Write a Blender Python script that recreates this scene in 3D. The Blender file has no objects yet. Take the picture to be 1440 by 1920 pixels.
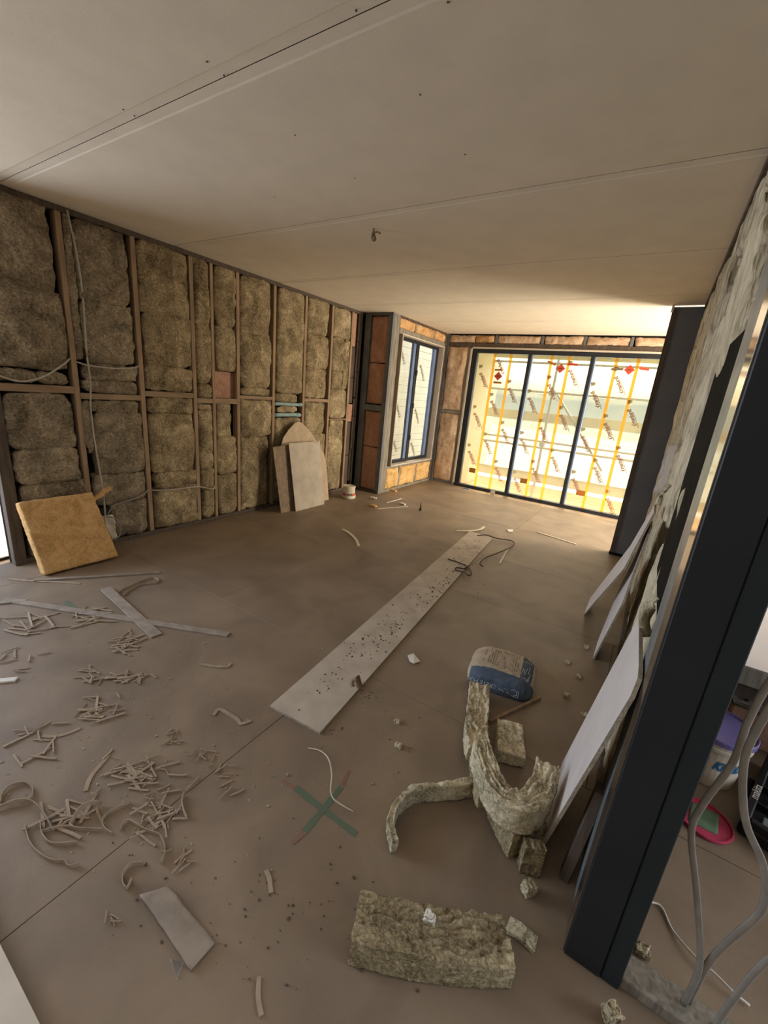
import bpy, bmesh, math, random
from mathutils import Vector, Matrix, noise
V3 = Vector
rnd = random.Random(11)
SC = bpy.context.scene
C = SC.collection

# ------------------------------------------------------------------ camera
RX, RY, RZ = V3((0.83566372, 0.54177462, 0.09025744)), V3((-0.50072836, 0.81902103, -0.28013509)), V3((-0.22569282, 0.18890428, 0.95570807))
FPX, CAM = 777.5652, V3((0, 0, 1.78))
cd = bpy.data.cameras.new('camera'); co = bpy.data.objects.new('camera', cd); C.objects.link(co)
m = Matrix.Identity(4)
for i in range(3):
    m[i][0], m[i][1], m[i][2], m[i][3] = RX[i], RZ[i], -RY[i], CAM[i]
co.matrix_world = m
cd.sensor_fit = 'HORIZONTAL'; cd.sensor_width = 36.0; cd.lens = 36.0 * FPX / 1440.0
cd.clip_start = 0.02; cd.clip_end = 500
SC.camera = co

# ------------------------------------------------------------------ sky, sun, area lights, exposure
w = bpy.data.worlds.new('sky'); SC.world = w; w.use_nodes = True
nt = w.node_tree; bg = nt.nodes['Background']
sky = nt.nodes.new('ShaderNodeTexSky'); sky.sky_type = 'NISHITA'; sky.sun_disc = False
sky.sun_elevation = math.radians(50); sky.sun_rotation = math.radians(12); sky.dust_density = 4.0; sky.air_density = 1.0
nt.links.new(sky.outputs[0], bg.inputs[0]); bg.inputs[1].default_value = 0.40
def light(name, kind, loc, target, energy, col, sx=1, sy=1):
    ld = bpy.data.lights.new(name, kind); ld.energy = energy; ld.color = col
    if kind == 'AREA': ld.shape = 'RECTANGLE'; ld.size = sx; ld.size_y = sy
    o = bpy.data.objects.new(name, ld); C.objects.link(o); o.location = loc
    o.rotation_euler = (V3(target) - V3(loc)).to_track_quat('-Z', 'Y').to_euler()
    return ld
sun = light('sun', 'SUN', (-2, 20, 30), (-2.6 + 4.0, 8.1 - 6, 0), 5.0, (1.0, .86, .64)); sun.angle = math.radians(1.0)
light('daylight_left_doorway', 'AREA', (-6.6, -1.0, 1.7), (-2.5, 1.6, .6), 150, (.76, .86, 1.0), 2.4, 2.2)
light('overhead_fill', 'AREA', (-1.6, -.9, 2.85), (-1.6, -.8, 0), 12, (1.0, .93, .85), 4.0, 2.6)  # added fill lamp under the ceiling, shining down; no opening there
light('nook_fill', 'AREA', (1.75, 7.05, 1.35), (-2.5, 6.2, 1.25), 240, (1.0, .88, .70), 1.9, 2.5)  # added warm fill hidden behind the return, brightens the far end
light('daylight_right_room', 'AREA', (4.6, 2.2, 2.0), (1.0, 2.2, .4), 60, (.86, .92, 1.0), 2.0, 1.8)
SC.view_settings.view_transform = 'Standard'; SC.view_settings.look = 'None'
SC.view_settings.exposure = 0.46; SC.view_settings.gamma = 1.0; SC.view_settings.use_curve_mapping = False

# ------------------------------------------------------------------ materials
def srgb(r, g, b):
    f = lambda c: c / 12.92 if c <= .04045 else ((c + .055) / 1.055) ** 2.4
    return (f(r / 255), f(g / 255), f(b / 255), 1)
def new_mat(name):
    mt = bpy.data.materials.new(name); mt.use_nodes = True
    t = mt.node_tree; return mt, t, t.nodes['Principled BSDF']
def M(name, c1, c2=None, sc=8, rough=.8, bump=0., bsc=80, metal=0., detail=6, dist=0., stretch=(1, 1, 1), lo=.35, hi=.65, spec=.3):
    mt, t, p = new_mat(name); N, Lk = t.nodes.new, t.links.new
    p.inputs['Roughness'].default_value = rough; p.inputs['Metallic'].default_value = metal
    p.inputs['Specular IOR Level'].default_value = spec
    p.inputs['Base Color'].default_value = srgb(*c1)
    tc = N('ShaderNodeTexCoord'); mp = N('ShaderNodeMapping'); mp.inputs['Scale'].default_value = stretch
    Lk(tc.outputs['Object'], mp.inputs[0])
    if c2:
        n = N('ShaderNodeTexNoise'); n.inputs['Scale'].default_value = sc; n.inputs['Detail'].default_value = detail; n.inputs['Distortion'].default_value = dist
        Lk(mp.outputs[0], n.inputs['Vector'])
        r = N('ShaderNodeValToRGB'); r.color_ramp.elements[0].position = lo; r.color_ramp.elements[1].position = hi
        r.color_ramp.elements[0].color = srgb(*c1); r.color_ramp.elements[1].color = srgb(*c2)
        Lk(n.outputs['Fac'], r.inputs[0]); Lk(r.outputs[0], p.inputs['Base Color'])
    if bump:
        n2 = N('ShaderNodeTexNoise'); n2.inputs['Scale'].default_value = bsc; n2.inputs['Detail'].default_value = 5
        Lk(mp.outputs[0], n2.inputs['Vector'])
        b = N('ShaderNodeBump'); b.inputs['Strength'].default_value = bump; b.inputs['Distance'].default_value = .01
        Lk(n2.outputs['Fac'], b.inputs['Height']); Lk(b.outputs[0], p.inputs['Normal'])
    return mt
def fibre(name, dark, mid, light_, sc=7, stretch=(1, 1, 1), bump=.7, fine=55):
    mt, t, p = new_mat(name); N, Lk = t.nodes.new, t.links.new
    p.inputs['Roughness'].default_value = 1.0; p.inputs['Specular IOR Level'].default_value = .05
    tc = N('ShaderNodeTexCoord'); mp = N('ShaderNodeMapping'); mp.inputs['Scale'].default_value = stretch
    Lk(tc.outputs['Object'], mp.inputs[0])
    a = N('ShaderNodeTexNoise'); a.inputs['Scale'].default_value = sc * .6; a.inputs['Detail'].default_value = 9; a.inputs['Roughness'].default_value = .62; a.inputs['Distortion'].default_value = .8
    b = N('ShaderNodeTexNoise'); b.inputs['Scale'].default_value = fine; b.inputs['Detail'].default_value = 6; b.inputs['Distortion'].default_value = 1.0
    c = N('ShaderNodeTexNoise'); c.noise_type = 'RIDGED_MULTIFRACTAL'; c.inputs['Scale'].default_value = sc * 1.5; c.inputs['Detail'].default_value = 5; c.inputs['Roughness'].default_value = .55; c.inputs['Distortion'].default_value = 1.4
    for n_ in (a, b, c): Lk(mp.outputs[0], n_.inputs['Vector'])
    def mad(i, k, prev=None):
        q = N('ShaderNodeMath'); q.operation = 'MULTIPLY_ADD'; q.inputs[1].default_value = k; q.inputs[2].default_value = 0
        Lk(i.outputs['Fac'], q.inputs[0])
        if prev: Lk(prev.outputs[0], q.inputs[2])
        return q
    col_ = mad(c, .10, mad(b, .38, mad(a, .42)))
    r = N('ShaderNodeValToRGB'); e = r.color_ramp.elements
    e[0].position, e[0].color = .30, srgb(*dark); e[1].position, e[1].color = .54, srgb(*light_)
    k = e.new(.42); k.color = srgb(*mid)
    Lk(col_.outputs[0], r.inputs[0]); Lk(r.outputs[0], p.inputs['Base Color'])
    mx = mad(c, .35, mad(b, .3, mad(a, .35)))
    bp = N('ShaderNodeBump'); bp.inputs['Strength'].default_value = bump; bp.inputs['Distance'].default_value = .02
    Lk(mx.outputs[0], bp.inputs['Height']); Lk(bp.outputs[0], p.inputs['Normal'])
    return mt
MT = dict(
    floor=M('dusty_floor_sheet', (120, 104, 87), (143, 125, 104), 2.4, .5, .15, 300, detail=14, dist=.6, lo=.32, hi=.68),
    gap=M('dark_gap', (58, 50, 43)),
    ceil=M('ivory_plasterboard', (228, 218, 201), (234, 224, 206), 4, .85, .08, 200),
    ceil_edge=M('plasterboard_edge', (168, 154, 134), (180, 166, 146), 9, .85),
    wrap=M('black_wall_wrap', (24, 23, 23), (34, 32, 31), 5, .95, spec=.05),
    stud=M('framing_timber', (142, 118, 93), (168, 142, 114), 5, .8, .3, 40, stretch=(6, 6, .6), dist=.5),
    stud_h=M('framing_timber_across', (136, 113, 89), (162, 137, 110), 5, .8, .3, 40, stretch=(6, .6, 6), dist=.5),
    stud_dark=M('dark_framing_timber', (78, 67, 58), (98, 84, 72), 6, .8, .2, 40, stretch=(6, 6, .8)),
    greystud=M('weathered_grey_timber', (112, 106, 95), (150, 142, 128), 6, .85, .4, 50, stretch=(7, 7, .5), dist=.6),
    bluesteel=M('blue_grey_steel', (108, 114, 118), (126, 132, 134), 6, .5, metal=.4),
    galv=M('galvanised_strip', (112, 120, 124), (140, 148, 150), 14, .45, metal=.5),
    navy=M('dark_navy_paint', (34, 37, 42), (39, 42, 47), 3, .42, .05, 120),
    darkgreen=M('dark_slate_paint', (32, 39, 42), (37, 44, 48), 3, .5, .05, 120),
    gloss=M('glossy_steel_side', (120, 116, 108), (135, 130, 120), 10, .14, metal=.85),
    slate=M('dark_slate_panel', (100, 101, 103), (110, 110, 111), 3, .7, .05, 60),
    wool=fibre('grey_brown_mineral_wool', (84, 75, 62), (138, 124, 103), (186, 170, 144), 7, bump=1.0, fine=60),
    wool2=fibre('olive_mineral_wool', (92, 80, 60), (150, 133, 104), (202, 182, 146), 7, bump=1.0, fine=60),
    cream=fibre('cream_mineral_wool', (132, 120, 98), (204, 192, 164), (232, 220, 194), 10, (1, 1, .11), .9, 70),
    creamcut=fibre('cream_cut_wool', (112, 103, 82), (196, 184, 154), (232, 222, 194), 14, (1, 1, 1), .6, 90),
    layered=fibre('layered_wool_edge', (88, 76, 58), (152, 138, 108), (200, 186, 152), 12, (1, 1, 1), .6, 90),
    orange=fibre('orange_glass_wool', (156, 114, 74), (206, 164, 116), (232, 200, 156), 7),
    yellow=fibre('yellow_glass_wool', (168, 128, 76), (212, 172, 114), (234, 200, 150), 7),
    golden=fibre('golden_glass_wool', (166, 128, 78), (206, 164, 110), (222, 186, 136), 16, (1, 1, 1), .6, 110),
    pinktan=fibre('tan_glass_wool', (170, 138, 110), (206, 176, 146), (230, 206, 178), 8, (1, 1, 1), .6, 60),
    redbrown=fibre('red_brown_board', (150, 112, 92), (178, 138, 116), (196, 158, 136), 8, (1, 1, .5), .3, 60),
    board_dark=M('stained_tan_board', (128, 110, 90), (152, 132, 110), 14, .9, .1, 160),
    board_dusty=M('dusty_plasterboard_face', (174, 162, 146), (192, 180, 163), 6, .9, .1, 160),
    board=M('white_plasterboard_face', (196, 188, 184), (206, 199, 194), 5, .8, .05, 200),
    board_tan=M('tan_plasterboard_back', (176, 156, 130), (190, 170, 142), 9, .85, .15, 160),
    core=M('gypsum_core', (150, 138, 120), (176, 164, 146), 40, .9, .5, 120),
    paper=M('torn_paper_strip', (146, 128, 107), (166, 148, 126), 20, .9),
    paper_d=M('brown_paper', (96, 74, 54), (134, 106, 80), 12, .85),
    batten=M('dusty_batten', (134, 121, 107), (154, 140, 125), 12, .85, .2, 80),
    white=M('white_plastic', (208, 202, 190), (216, 210, 198), 6, .45),
    whitedirty=M('dusty_white_plastic', (196, 184, 160), (214, 204, 182), 12, .6),
    reveal=M('white_reveal_board', (196, 184, 168), (206, 194, 178), 6, .6),
    frame=M('dark_window_aluminium', (44, 46, 50), (50, 52, 57), 5, .4, metal=.3),
    sash=M('sky_tinted_sash_edge', (110, 130, 168), (122, 142, 180), 5, .3, metal=.2),  # blue imitates the sky reflected in the sash sides
    cable=M('grey_flat_cable', (134, 128, 120), (148, 142, 133), 20, .5),
    cabled=M('pale_flat_cable', (168, 160, 148), (182, 174, 160), 20, .5),
    black=M('black_plastic', (20, 20, 22), (28, 28, 30), 6, .45),
    blue=M('blue_plastic', (40, 90, 150), (50, 104, 165), 6, .4),
    pipe=M('pale_blue_pipe', (128, 152, 152), (150, 172, 170), 12, .45),
    purple=M('purple_plastic', (112, 102, 152), (120, 110, 160), 6, .35),
    pink=M('pink_plastic', (176, 50, 84), (190, 62, 94), 8, .45),
    greenpaint=M('green_paint_smear', (92, 118, 92), (110, 134, 104), 20, .8),
    redpaint=M('faded_red_chalk', (138, 98, 86), (128, 104, 88), 30, .9),
    teal=M('teal_print', (22, 104, 150)),
    ink=M('black_print', (40, 38, 40)),
    inkgrey=M('grey_print', (120, 110, 98)),
    maroon=M('brown_print', (110, 62, 48)),
    olive=M('olive_print', (110, 96, 70)),
    tape=M('orange_tape', (232, 168, 62), (238, 176, 72), 8, .6),
    red=M('red_sticker', (190, 72, 54), (200, 84, 62), 8, .6),
    brownsticker=M('brown_sticker', (176, 112, 46), (150, 92, 40), 30, .6),
    bagblue=M('blue_paper_print', (70, 82, 98), (84, 96, 112), 14, .7, .3, 60),
    bagtan=M('tan_paper_sack', (168, 152, 130), (186, 170, 146), 10, .75, .35, 30),
    scratch=M('pale_scratch', (190, 196, 200)),
    deck=M('sunlit_deck_board', (190, 140, 84), (212, 164, 104), 5, .7, .2, 50, stretch=(1, 8, 8)),
    scaff=M('galvanised_scaffold_tube', (120, 124, 118), (142, 146, 140), 8, .5, metal=.3),
    plank=M('scaffold_plank', (150, 150, 112), (168, 166, 128), 6, .8),
    clad=M('cream_weatherboard', (214, 204, 168), (224, 214, 180), 4, .7),
    soffit=M('pale_soffit', (196, 200, 160), (206, 208, 172), 4, .8),
    hills=M('hazy_green_hills', (176, 180, 158), (190, 192, 170), .05, .95),  # distance haze is mixed into this pale colour
    water=M('pale_water', (196, 202, 196), (206, 210, 202), .2, .6),
    concrete=M('pale_concrete', (176, 176, 164), (190, 190, 178), 3, .85),
)
def film(name, tint, haze, fac):
    mt, t, p = new_mat(name); N, Lk = t.nodes.new, t.links.new
    t.nodes.remove(p); out = [n for n in t.nodes if n.type == 'OUTPUT_MATERIAL'][0]
    tr = N('ShaderNodeBsdfTransparent'); tr.inputs[0].default_value = tint
    tl = N('ShaderNodeBsdfTranslucent'); tl.inputs[0].default_value = haze
    gl = N('ShaderNodeBsdfGlossy'); gl.inputs['Roughness'].default_value = .08
    mx = N('ShaderNodeMixShader'); mx.inputs[0].default_value = fac
    m2 = N('ShaderNodeMixShader'); m2.inputs[0].default_value = .04
    Lk(tr.outputs[0], mx.inputs[1]); Lk(tl.outputs[0], mx.inputs[2]); Lk(mx.outputs[0], m2.inputs[1]); Lk(gl.outputs[0], m2.inputs[2]); Lk(m2.outputs[0], out.inputs[0])
    return mt
MT['film'] = film('protective_film_on_glass', (.97, .95, .85, 1), (.93, .88, .68, 1), .14)
MT['glass'] = film('hazy_glass', (.97, .98, .98, 1), (.9, .9, .86, 1), .08)
MT['net'] = film('pale_debris_netting', (.95, .97, .94, 1), (.40, .44, .40, 1), .42)
MT['tape'] = film('orange_tape', (.97, .70, .26, 1), (.97, .68, .24, 1), .4)
MT['fprint'] = film('brown_film_print', (.26, .13, .10, 1), (.28, .14, .10, 1), .7)
MT['flogo'] = film('olive_film_print', (.34, .27, .18, 1), (.34, .27, .18, 1), .7)
MT['poly'] = film('thin_clear_polythene', (.95, .95, .95, 1), (.85, .87, .9, 1), .45)

# ------------------------------------------------------------------ helpers
OFF = {}
def F(u, v, z=0.0):
    d = RX * ((u - 720) / FPX) + RY + RZ * (-(v - 960) / FPX)
    return CAM + d * ((z - CAM.z) / d.z)
def tag(o, label=None, cat=None, group=None, kind=None):
    if label: o['label'] = label
    if cat: o['category'] = cat
    if group: o['group'] = group
    if kind: o['kind'] = kind
    return o
def empty(name, loc=(0, 0, 0), label=None, cat=None, group=None, kind=None):
    o = bpy.data.objects.new(name, None); C.objects.link(o); o.location = loc; o.empty_display_size = .05
    OFF[o.name] = V3(loc); return tag(o, label, cat, group, kind)
def link(name, me, mats, parent=None, loc=None, smooth=False):
    base = OFF[parent.name] if parent else V3(loc or (0, 0, 0))
    me.transform(Matrix.Translation(-base))
    for mt in (mats if isinstance(mats, (list, tuple)) else [mats]): me.materials.append(MT[mt] if isinstance(mt, str) else mt)
    if smooth:
        for p in me.polygons: p.use_smooth = True
    me.name = name
    o = bpy.data.objects.new(name, me); C.objects.link(o)
    if parent: o.parent = parent
    else: o.location = base
    OFF[o.name] = base
    return o
def pyd(vs, fs):
    me = bpy.data.meshes.new('m'); me.from_pydata([tuple(v) for v in vs], [], fs); me.update(); return me
def bm_mesh(bm):
    me = bpy.data.meshes.new('m'); bm.to_mesh(me); bm.free(); return me
def bm_box(bm, lo, hi, bev=0.0, mi=0, R=None, at=None):
    lo, hi = V3(lo), V3(hi); c, s = (lo + hi) / 2, hi - lo
    r = bmesh.ops.create_cube(bm, size=1.0)['verts']
    for v in r: v.co = V3((v.co.x * s.x, v.co.y * s.y, v.co.z * s.z)) + c
    if bev:
        es = list({e for v in r for e in v.link_edges})
        q = bmesh.ops.bevel(bm, geom=es, offset=min(bev, min(s) * .4), segments=1, affect='EDGES', profile=.5)
        r = list({v for f in q['faces'] for v in f.verts} | {v for v in r if v.is_valid})
    for f in {f for v in r for f in v.link_faces}: f.material_index = mi
    if R: bmesh.ops.transform(bm, matrix=R, verts=r)
    return r
def bar(name, lo, hi, mat, parent=None, bev=.003, loc=None, R=None):
    bm = bmesh.new(); bm_box(bm, lo, hi, bev, 0, R)
    return link(name, bm_mesh(bm), mat, parent, loc)
def cat(pts, n=6):
    pts = [V3(p) for p in pts]
    if len(pts) < 3: return [pts[0].lerp(pts[1], i / n) for i in range(n + 1)]
    out = []; P = [pts[0] * 2 - pts[1]] + pts + [pts[-1] * 2 - pts[-2]]
    for i in range(1, len(P) - 2):
        a, b, c, d = P[i - 1:i + 3]
        for k in range(n):
            t = k / n
            out.append(.5 * ((2 * b) + (c - a) * t + (2 * a - 5 * b + 4 * c - d) * t * t + (3 * b - a - 3 * c + d) * t ** 3))
    out.append(pts[-1]); return out
def sweep(path, prof, up=V3((0, 0, 1)), twist=0.0):
    vs, fs = [], []; n = len(prof)
    for i, p in enumerate(path):
        t = (path[min(i + 1, len(path) - 1)] - path[max(i - 1, 0)])
        t = t.normalized() if t.length > 1e-9 else V3((1, 0, 0))
        s = t.cross(up); s = s.normalized() if s.length > 1e-4 else t.cross(V3((1, 0, .01))).normalized()
        u = s.cross(t).normalized()
        if twist:
            q = Matrix.Rotation(twist * i / max(1, len(path) - 1), 3, t); s, u = q @ s, q @ u
        for a, b in prof: vs.append(p + s * a + u * b)
    for i in range(len(path) - 1):
        for j in range(n):
            k = (j + 1) % n
            fs.append((i * n + j, i * n + k, (i + 1) * n + k, (i + 1) * n + j))
    fs.append(tuple(range(n))[::-1]); fs.append(tuple(range((len(path) - 1) * n, len(path) * n)))
    return vs, fs
def circ(r, n=6): return [(r * math.cos(2 * math.pi * i / n), r * math.sin(2 * math.pi * i / n)) for i in range(n)]
def rect(a, b): return [(-a / 2, -b / 2), (a / 2, -b / 2), (a / 2, b / 2), (-a / 2, b / 2)]
def tube(name, pts, r, mat, parent=None, loc=None, n=6, k=6, flat=1.0):
    pf = [(a, b * flat) for a, b in circ(r, n)]
    return link(name, pyd(*sweep(cat(pts, k), pf)), mat, parent, loc, True)
def lathe(name, prof, mat, parent=None, loc=(0, 0, 0), n=28, mats=None):
    vs, fs = [], []
    for r, z in prof:
        for i in range(n): vs.append((loc[0] + r * math.cos(2 * math.pi * i / n), loc[1] + r * math.sin(2 * math.pi * i / n), loc[2] + z))
    for i in range(len(prof) - 1):
        for j in range(n): k = (j + 1) % n; fs.append((i * n + j, i * n + k, (i + 1) * n + k, (i + 1) * n + j))
    if prof[0][0] > 1e-4: fs.append(tuple(range(n))[::-1])
    if prof[-1][0] > 1e-4: fs.append(tuple(range((len(prof) - 1) * n, len(prof) * n)))
    return link(name, pyd(vs, fs), mat, parent, None if parent else loc, False)
def ridge(p, f):
    q = p * f; q = q + noise.noise_vector(q * .55) * .9
    a = 1 - abs(noise.noise(q)) * 2; b = 1 - abs(noise.noise(q * 2.3 + V3((7, 3, 1)))) * 2
    return a * .65 + b * .35
def lump(f, n, amp=.012, fr=9, seed=0, smooth=2, skip_back=False, aniso=(1, 1, 1), low=.5):
    """a subdivided closed block mapped by f(u,v,w), softened and roughened along its normals"""
    nu, nv, nw = n; bm = bmesh.new(); ids = {}
    def vt(i, j, k):
        q = (i, j, k)
        if q not in ids: ids[q] = bm.verts.new(f(i / nu, j / nv, k / nw))
        return ids[q]
    def quad(a, b, c, d):
        try: bm.faces.new((vt(*a), vt(*b), vt(*c), vt(*d)))
        except ValueError: pass
    for i in range(nu):
        for j in range(nv):
            quad((i, j, nw), (i + 1, j, nw), (i + 1, j + 1, nw), (i, j + 1, nw))
            if not skip_back: quad((i, j, 0), (i, j + 1, 0), (i + 1, j + 1, 0), (i + 1, j, 0))
    for i in range(nu):
        for k in range(nw):
            quad((i, 0, k), (i + 1, 0, k), (i + 1, 0, k + 1), (i, 0, k + 1)); quad((i, nv, k), (i, nv, k + 1), (i + 1, nv, k + 1), (i + 1, nv, k))
    for j in range(nv):
        for k in range(nw):
            quad((0, j, k), (0, j, k + 1), (0, j + 1, k + 1), (0, j + 1, k)); quad((nu, j, k), (nu, j + 1, k), (nu, j + 1, k + 1), (nu, j, k + 1))
    for _ in range(smooth): bmesh.ops.smooth_vert(bm, verts=[v for v in bm.verts if not v.is_boundary], factor=.5, use_axis_x=True, use_axis_y=True, use_axis_z=True)
    bm.normal_update(); s = V3((seed * 3.17, seed * 1.31, seed * 2.23)); A = V3(aniso); mv = []
    for v in bm.verts:
        p = V3((v.co.x * A.x, v.co.y * A.y, v.co.z * A.z)) + s
        mv.append(v.normal * (amp * (ridge(p, fr) - .3) + amp * low * noise.noise(p * 3.1)) + noise.noise_vector(p * 6) * amp * .35)
    for v, d in zip(bm.verts, mv): v.co += d
    return bm_mesh(bm)
SEED = [0]
def batt(parent, o, U, Vv, Nn, w_, h, t=.07, bulge=.02, mat='wool', step=.018, amp=.012, fr=9, name='insulation_batt', aniso=(1, 1, 1), rag=.012, lean=0.0, cornr=0.0):
    """soft slab: o lower corner on the stud face plane, U across, Vv up, Nn out of the wall"""
    SEED[0] += 1; sd = SEED[0]; o, U, Vv, Nn = V3(o), V3(U), V3(Vv), V3(Nn)
    cr = [random.Random(sd * 4 + q).uniform(0, cornr) for q in range(4)]
    def f(a, b, c):
        k = (1 - (2 * a - 1) ** 6) * (1 - (2 * b - 1) ** 6)
        e = V3((a * 5 + sd, b * 5, sd * .7))
        da = rag * noise.noise(e * 1.4) if a in (0, 1) else 0; db = rag * noise.noise(e * 1.7 + V3((3, 1, 2))) if b in (0, 1) else 0
        q = cr[(a > .5) + 2 * (b > .5)] * (abs(2 * a - 1) ** 5) * (abs(2 * b - 1) ** 5); da += q * (1 if a < .5 else -1); db += q * (1 if b < .5 else -1)
        dep = -t + c * (t - .012 + bulge * k + bulge * .6 * noise.noise(e * .5) + lean * b)
        return o + U * (a * w_ + da) + Vv * (b * h + db) + Nn * dep
    me = lump(f, (max(6, int(w_ / step)), max(6, int(h / step)), 3), amp, fr, sd, 1, True, aniso)
    return link(name, me, mat, parent, None, True)
def text_mesh(s, size, align='LEFT', bold=0.0):
    cu = bpy.data.curves.new('t', 'FONT'); cu.body = s; cu.size = size; cu.align_x = align; cu.resolution_u = 2; cu.offset = bold
    o = bpy.data.objects.new('t', cu); C.objects.link(o); dg = bpy.context.evaluated_depsgraph_get()
    me = bpy.data.meshes.new_from_object(o.evaluated_get(dg)); me.transform(Matrix.Identity(4))
    bpy.data.objects.remove(o); bpy.data.curves.remove(cu); me.materials.clear(); return me

XL, HC, D1, XB, DF, D2 = -4.448, 2.979, 6.069, -3.875, 8.137, 5.959
# ------------------------------------------------------------------ floor and ceiling
floor = bar('floor', (-9, -3.4, -.10), (5.2, 8.30, -.022), 'gap', bev=0); tag(floor, kind='structure')
ys = [-3.4, -1.1, 1.955, 3.497, 4.62, 6.05, 8.28]; g = .0014
for j in range(len(ys) - 1):
    xs = [-9, -6.6, -4.1, -1.368, .98, 3.2, 5.2] if j % 2 == 1 else [-9, -5.2, -2.72, .115, 2.6, 5.2]
    for i in range(len(xs) - 1):
        bar('floor_sheet', (xs[i] + g, ys[j] + g, -.022), (xs[i + 1] - g, ys[j + 1] - g, rnd.uniform(-.0012, 0)), 'floor', floor, .0015)
ceil = bar('ceiling', (-4.6, -3.4, HC + .016), (5.2, 8.3, HC + .12), 'gap', bev=0); tag(ceil, kind='structure')
yj = [-3.4, -1.315, .05, 1.415, 2.78, 4.145, 5.51, 6.875, 8.25]
for a, b in zip(yj[:-1], yj[1:]):
    prof = [(a + .002, .004), (a + .052, .0028), (a + .062, 0), (b - .062, 0), (b - .058, .0028), (b - .002, .004), (b - .002, .016), (a + .002, .016)]
    vs = [(x, y, HC + z) for x in (-4.6, 5.2) for y, z in prof]; n = len(prof)
    link('ceiling_sheet', pyd(vs, [tuple(range(n)), tuple(range(n, 2 * n))[::-1]] + [(i, i + n, (i + 1) % n + n, (i + 1) % n) for i in range(n)]), ['ceil', 'gap'], ceil)
    for p in C.objects[-1].data.polygons:
        if abs(p.normal.y) > .9: p.material_index = 1
bm = bmesh.new()
for u, v in [(840, 3), (388, 115), (420, 141), (788, 177), (553, 253), (872, 289), (231, 205), (252, 217), (668, 19), (665, 334), (515, 369)]:
    d = RX * ((u - 720) / FPX) + RY + RZ * (-(v - 960) / FPX); q = CAM + d * ((HC - CAM.z) / d.z)
    bmesh.ops.create_cone(bm, cap_ends=True, segments=8, radius1=.0045, radius2=.003, depth=.003, matrix=Matrix.Translation(q - V3((0, 0, .0005))))
tag(link('screw_heads', bm_mesh(bm), 'stud_dark', ceil), 'dark screw heads dotted along the ceiling sheets', kind='stuff')
wl = empty('ceiling_wire', (-2.185, 3.017, HC), 'short grey wire loop poking out of the ceiling board', 'wire')
tube('wire', [(-2.185, 3.017, HC + .01), (-2.183, 3.02, HC - .03), (-2.165, 3.015, HC - .06), (-2.15, 3.005, HC - .085), (-2.165, 2.99, HC - .09), (-2.18, 3.0, HC - .06), (-2.18, 3.012, HC - .03)], .009, 'paper', wl)
tube('wire_tail', [(-2.182, 3.015, HC - .03), (-2.15, 3.03, HC - .025), (-2.13, 3.04, HC - .035)], .007, 'paper', wl)

# ------------------------------------------------------------------ left stud wall
wall_left = bar('wall_left', (XL - .14, 1.15, 0), (XL - .095, D1 + .1, HC), 'wrap', bev=0); tag(wall_left, kind='structure')
UY, UZ, UX = V3((0, 1, 0)), V3((0, 0, 1)), V3((1, 0, 0))
for i, (y0, y1, mt) in enumerate([(1.15, 1.235, 'stud_dark'), (1.755, 1.80, 'stud'), (2.34, 2.385, 'stud'), (2.925, 2.97, 'stud'), (3.172, 3.21, 'stud'), (3.518, 3.563, 'stud'), (4.097, 4.142, 'stud'), (4.68, 4.725, 'stud'), (5.258, 5.303, 'stud'), (5.75, 5.795, 'stud'), (5.99, 6.04, 'stud_dark')]):
    bar('stud', (XL - .09, y0, .045), (XL + rnd.uniform(-.001, .001), y1, HC - .045), mt, wall_left)
bar('bottom_plate', (XL - .09, 1.15, 0), (XL + .004, D1, .045), 'stud_dark', wall_left)
bar('top_plate', (XL - .09, 1.15, HC - .045), (XL, D1, HC), 'stud_dark', wall_left)
for y0, y1, z0, z1 in [(1.235, 1.755, 1.50, 1.562), (1.80, 2.34, 1.455, 1.508), (2.385, 2.925, 1.50, 1.556), (2.97, 3.172, 1.449, 1.505), (3.21, 3.518, 1.449, 1.51), (3.563, 4.097, 1.515, 1.558), (4.725, 5.258, 1.516, 1.564), (5.303, 5.75, 1.24, 1.262)]:
    bar('nogging', (XL - .09, y0, z0), (XL - .001, y1, z1), 'stud_h', wall_left)
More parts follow.
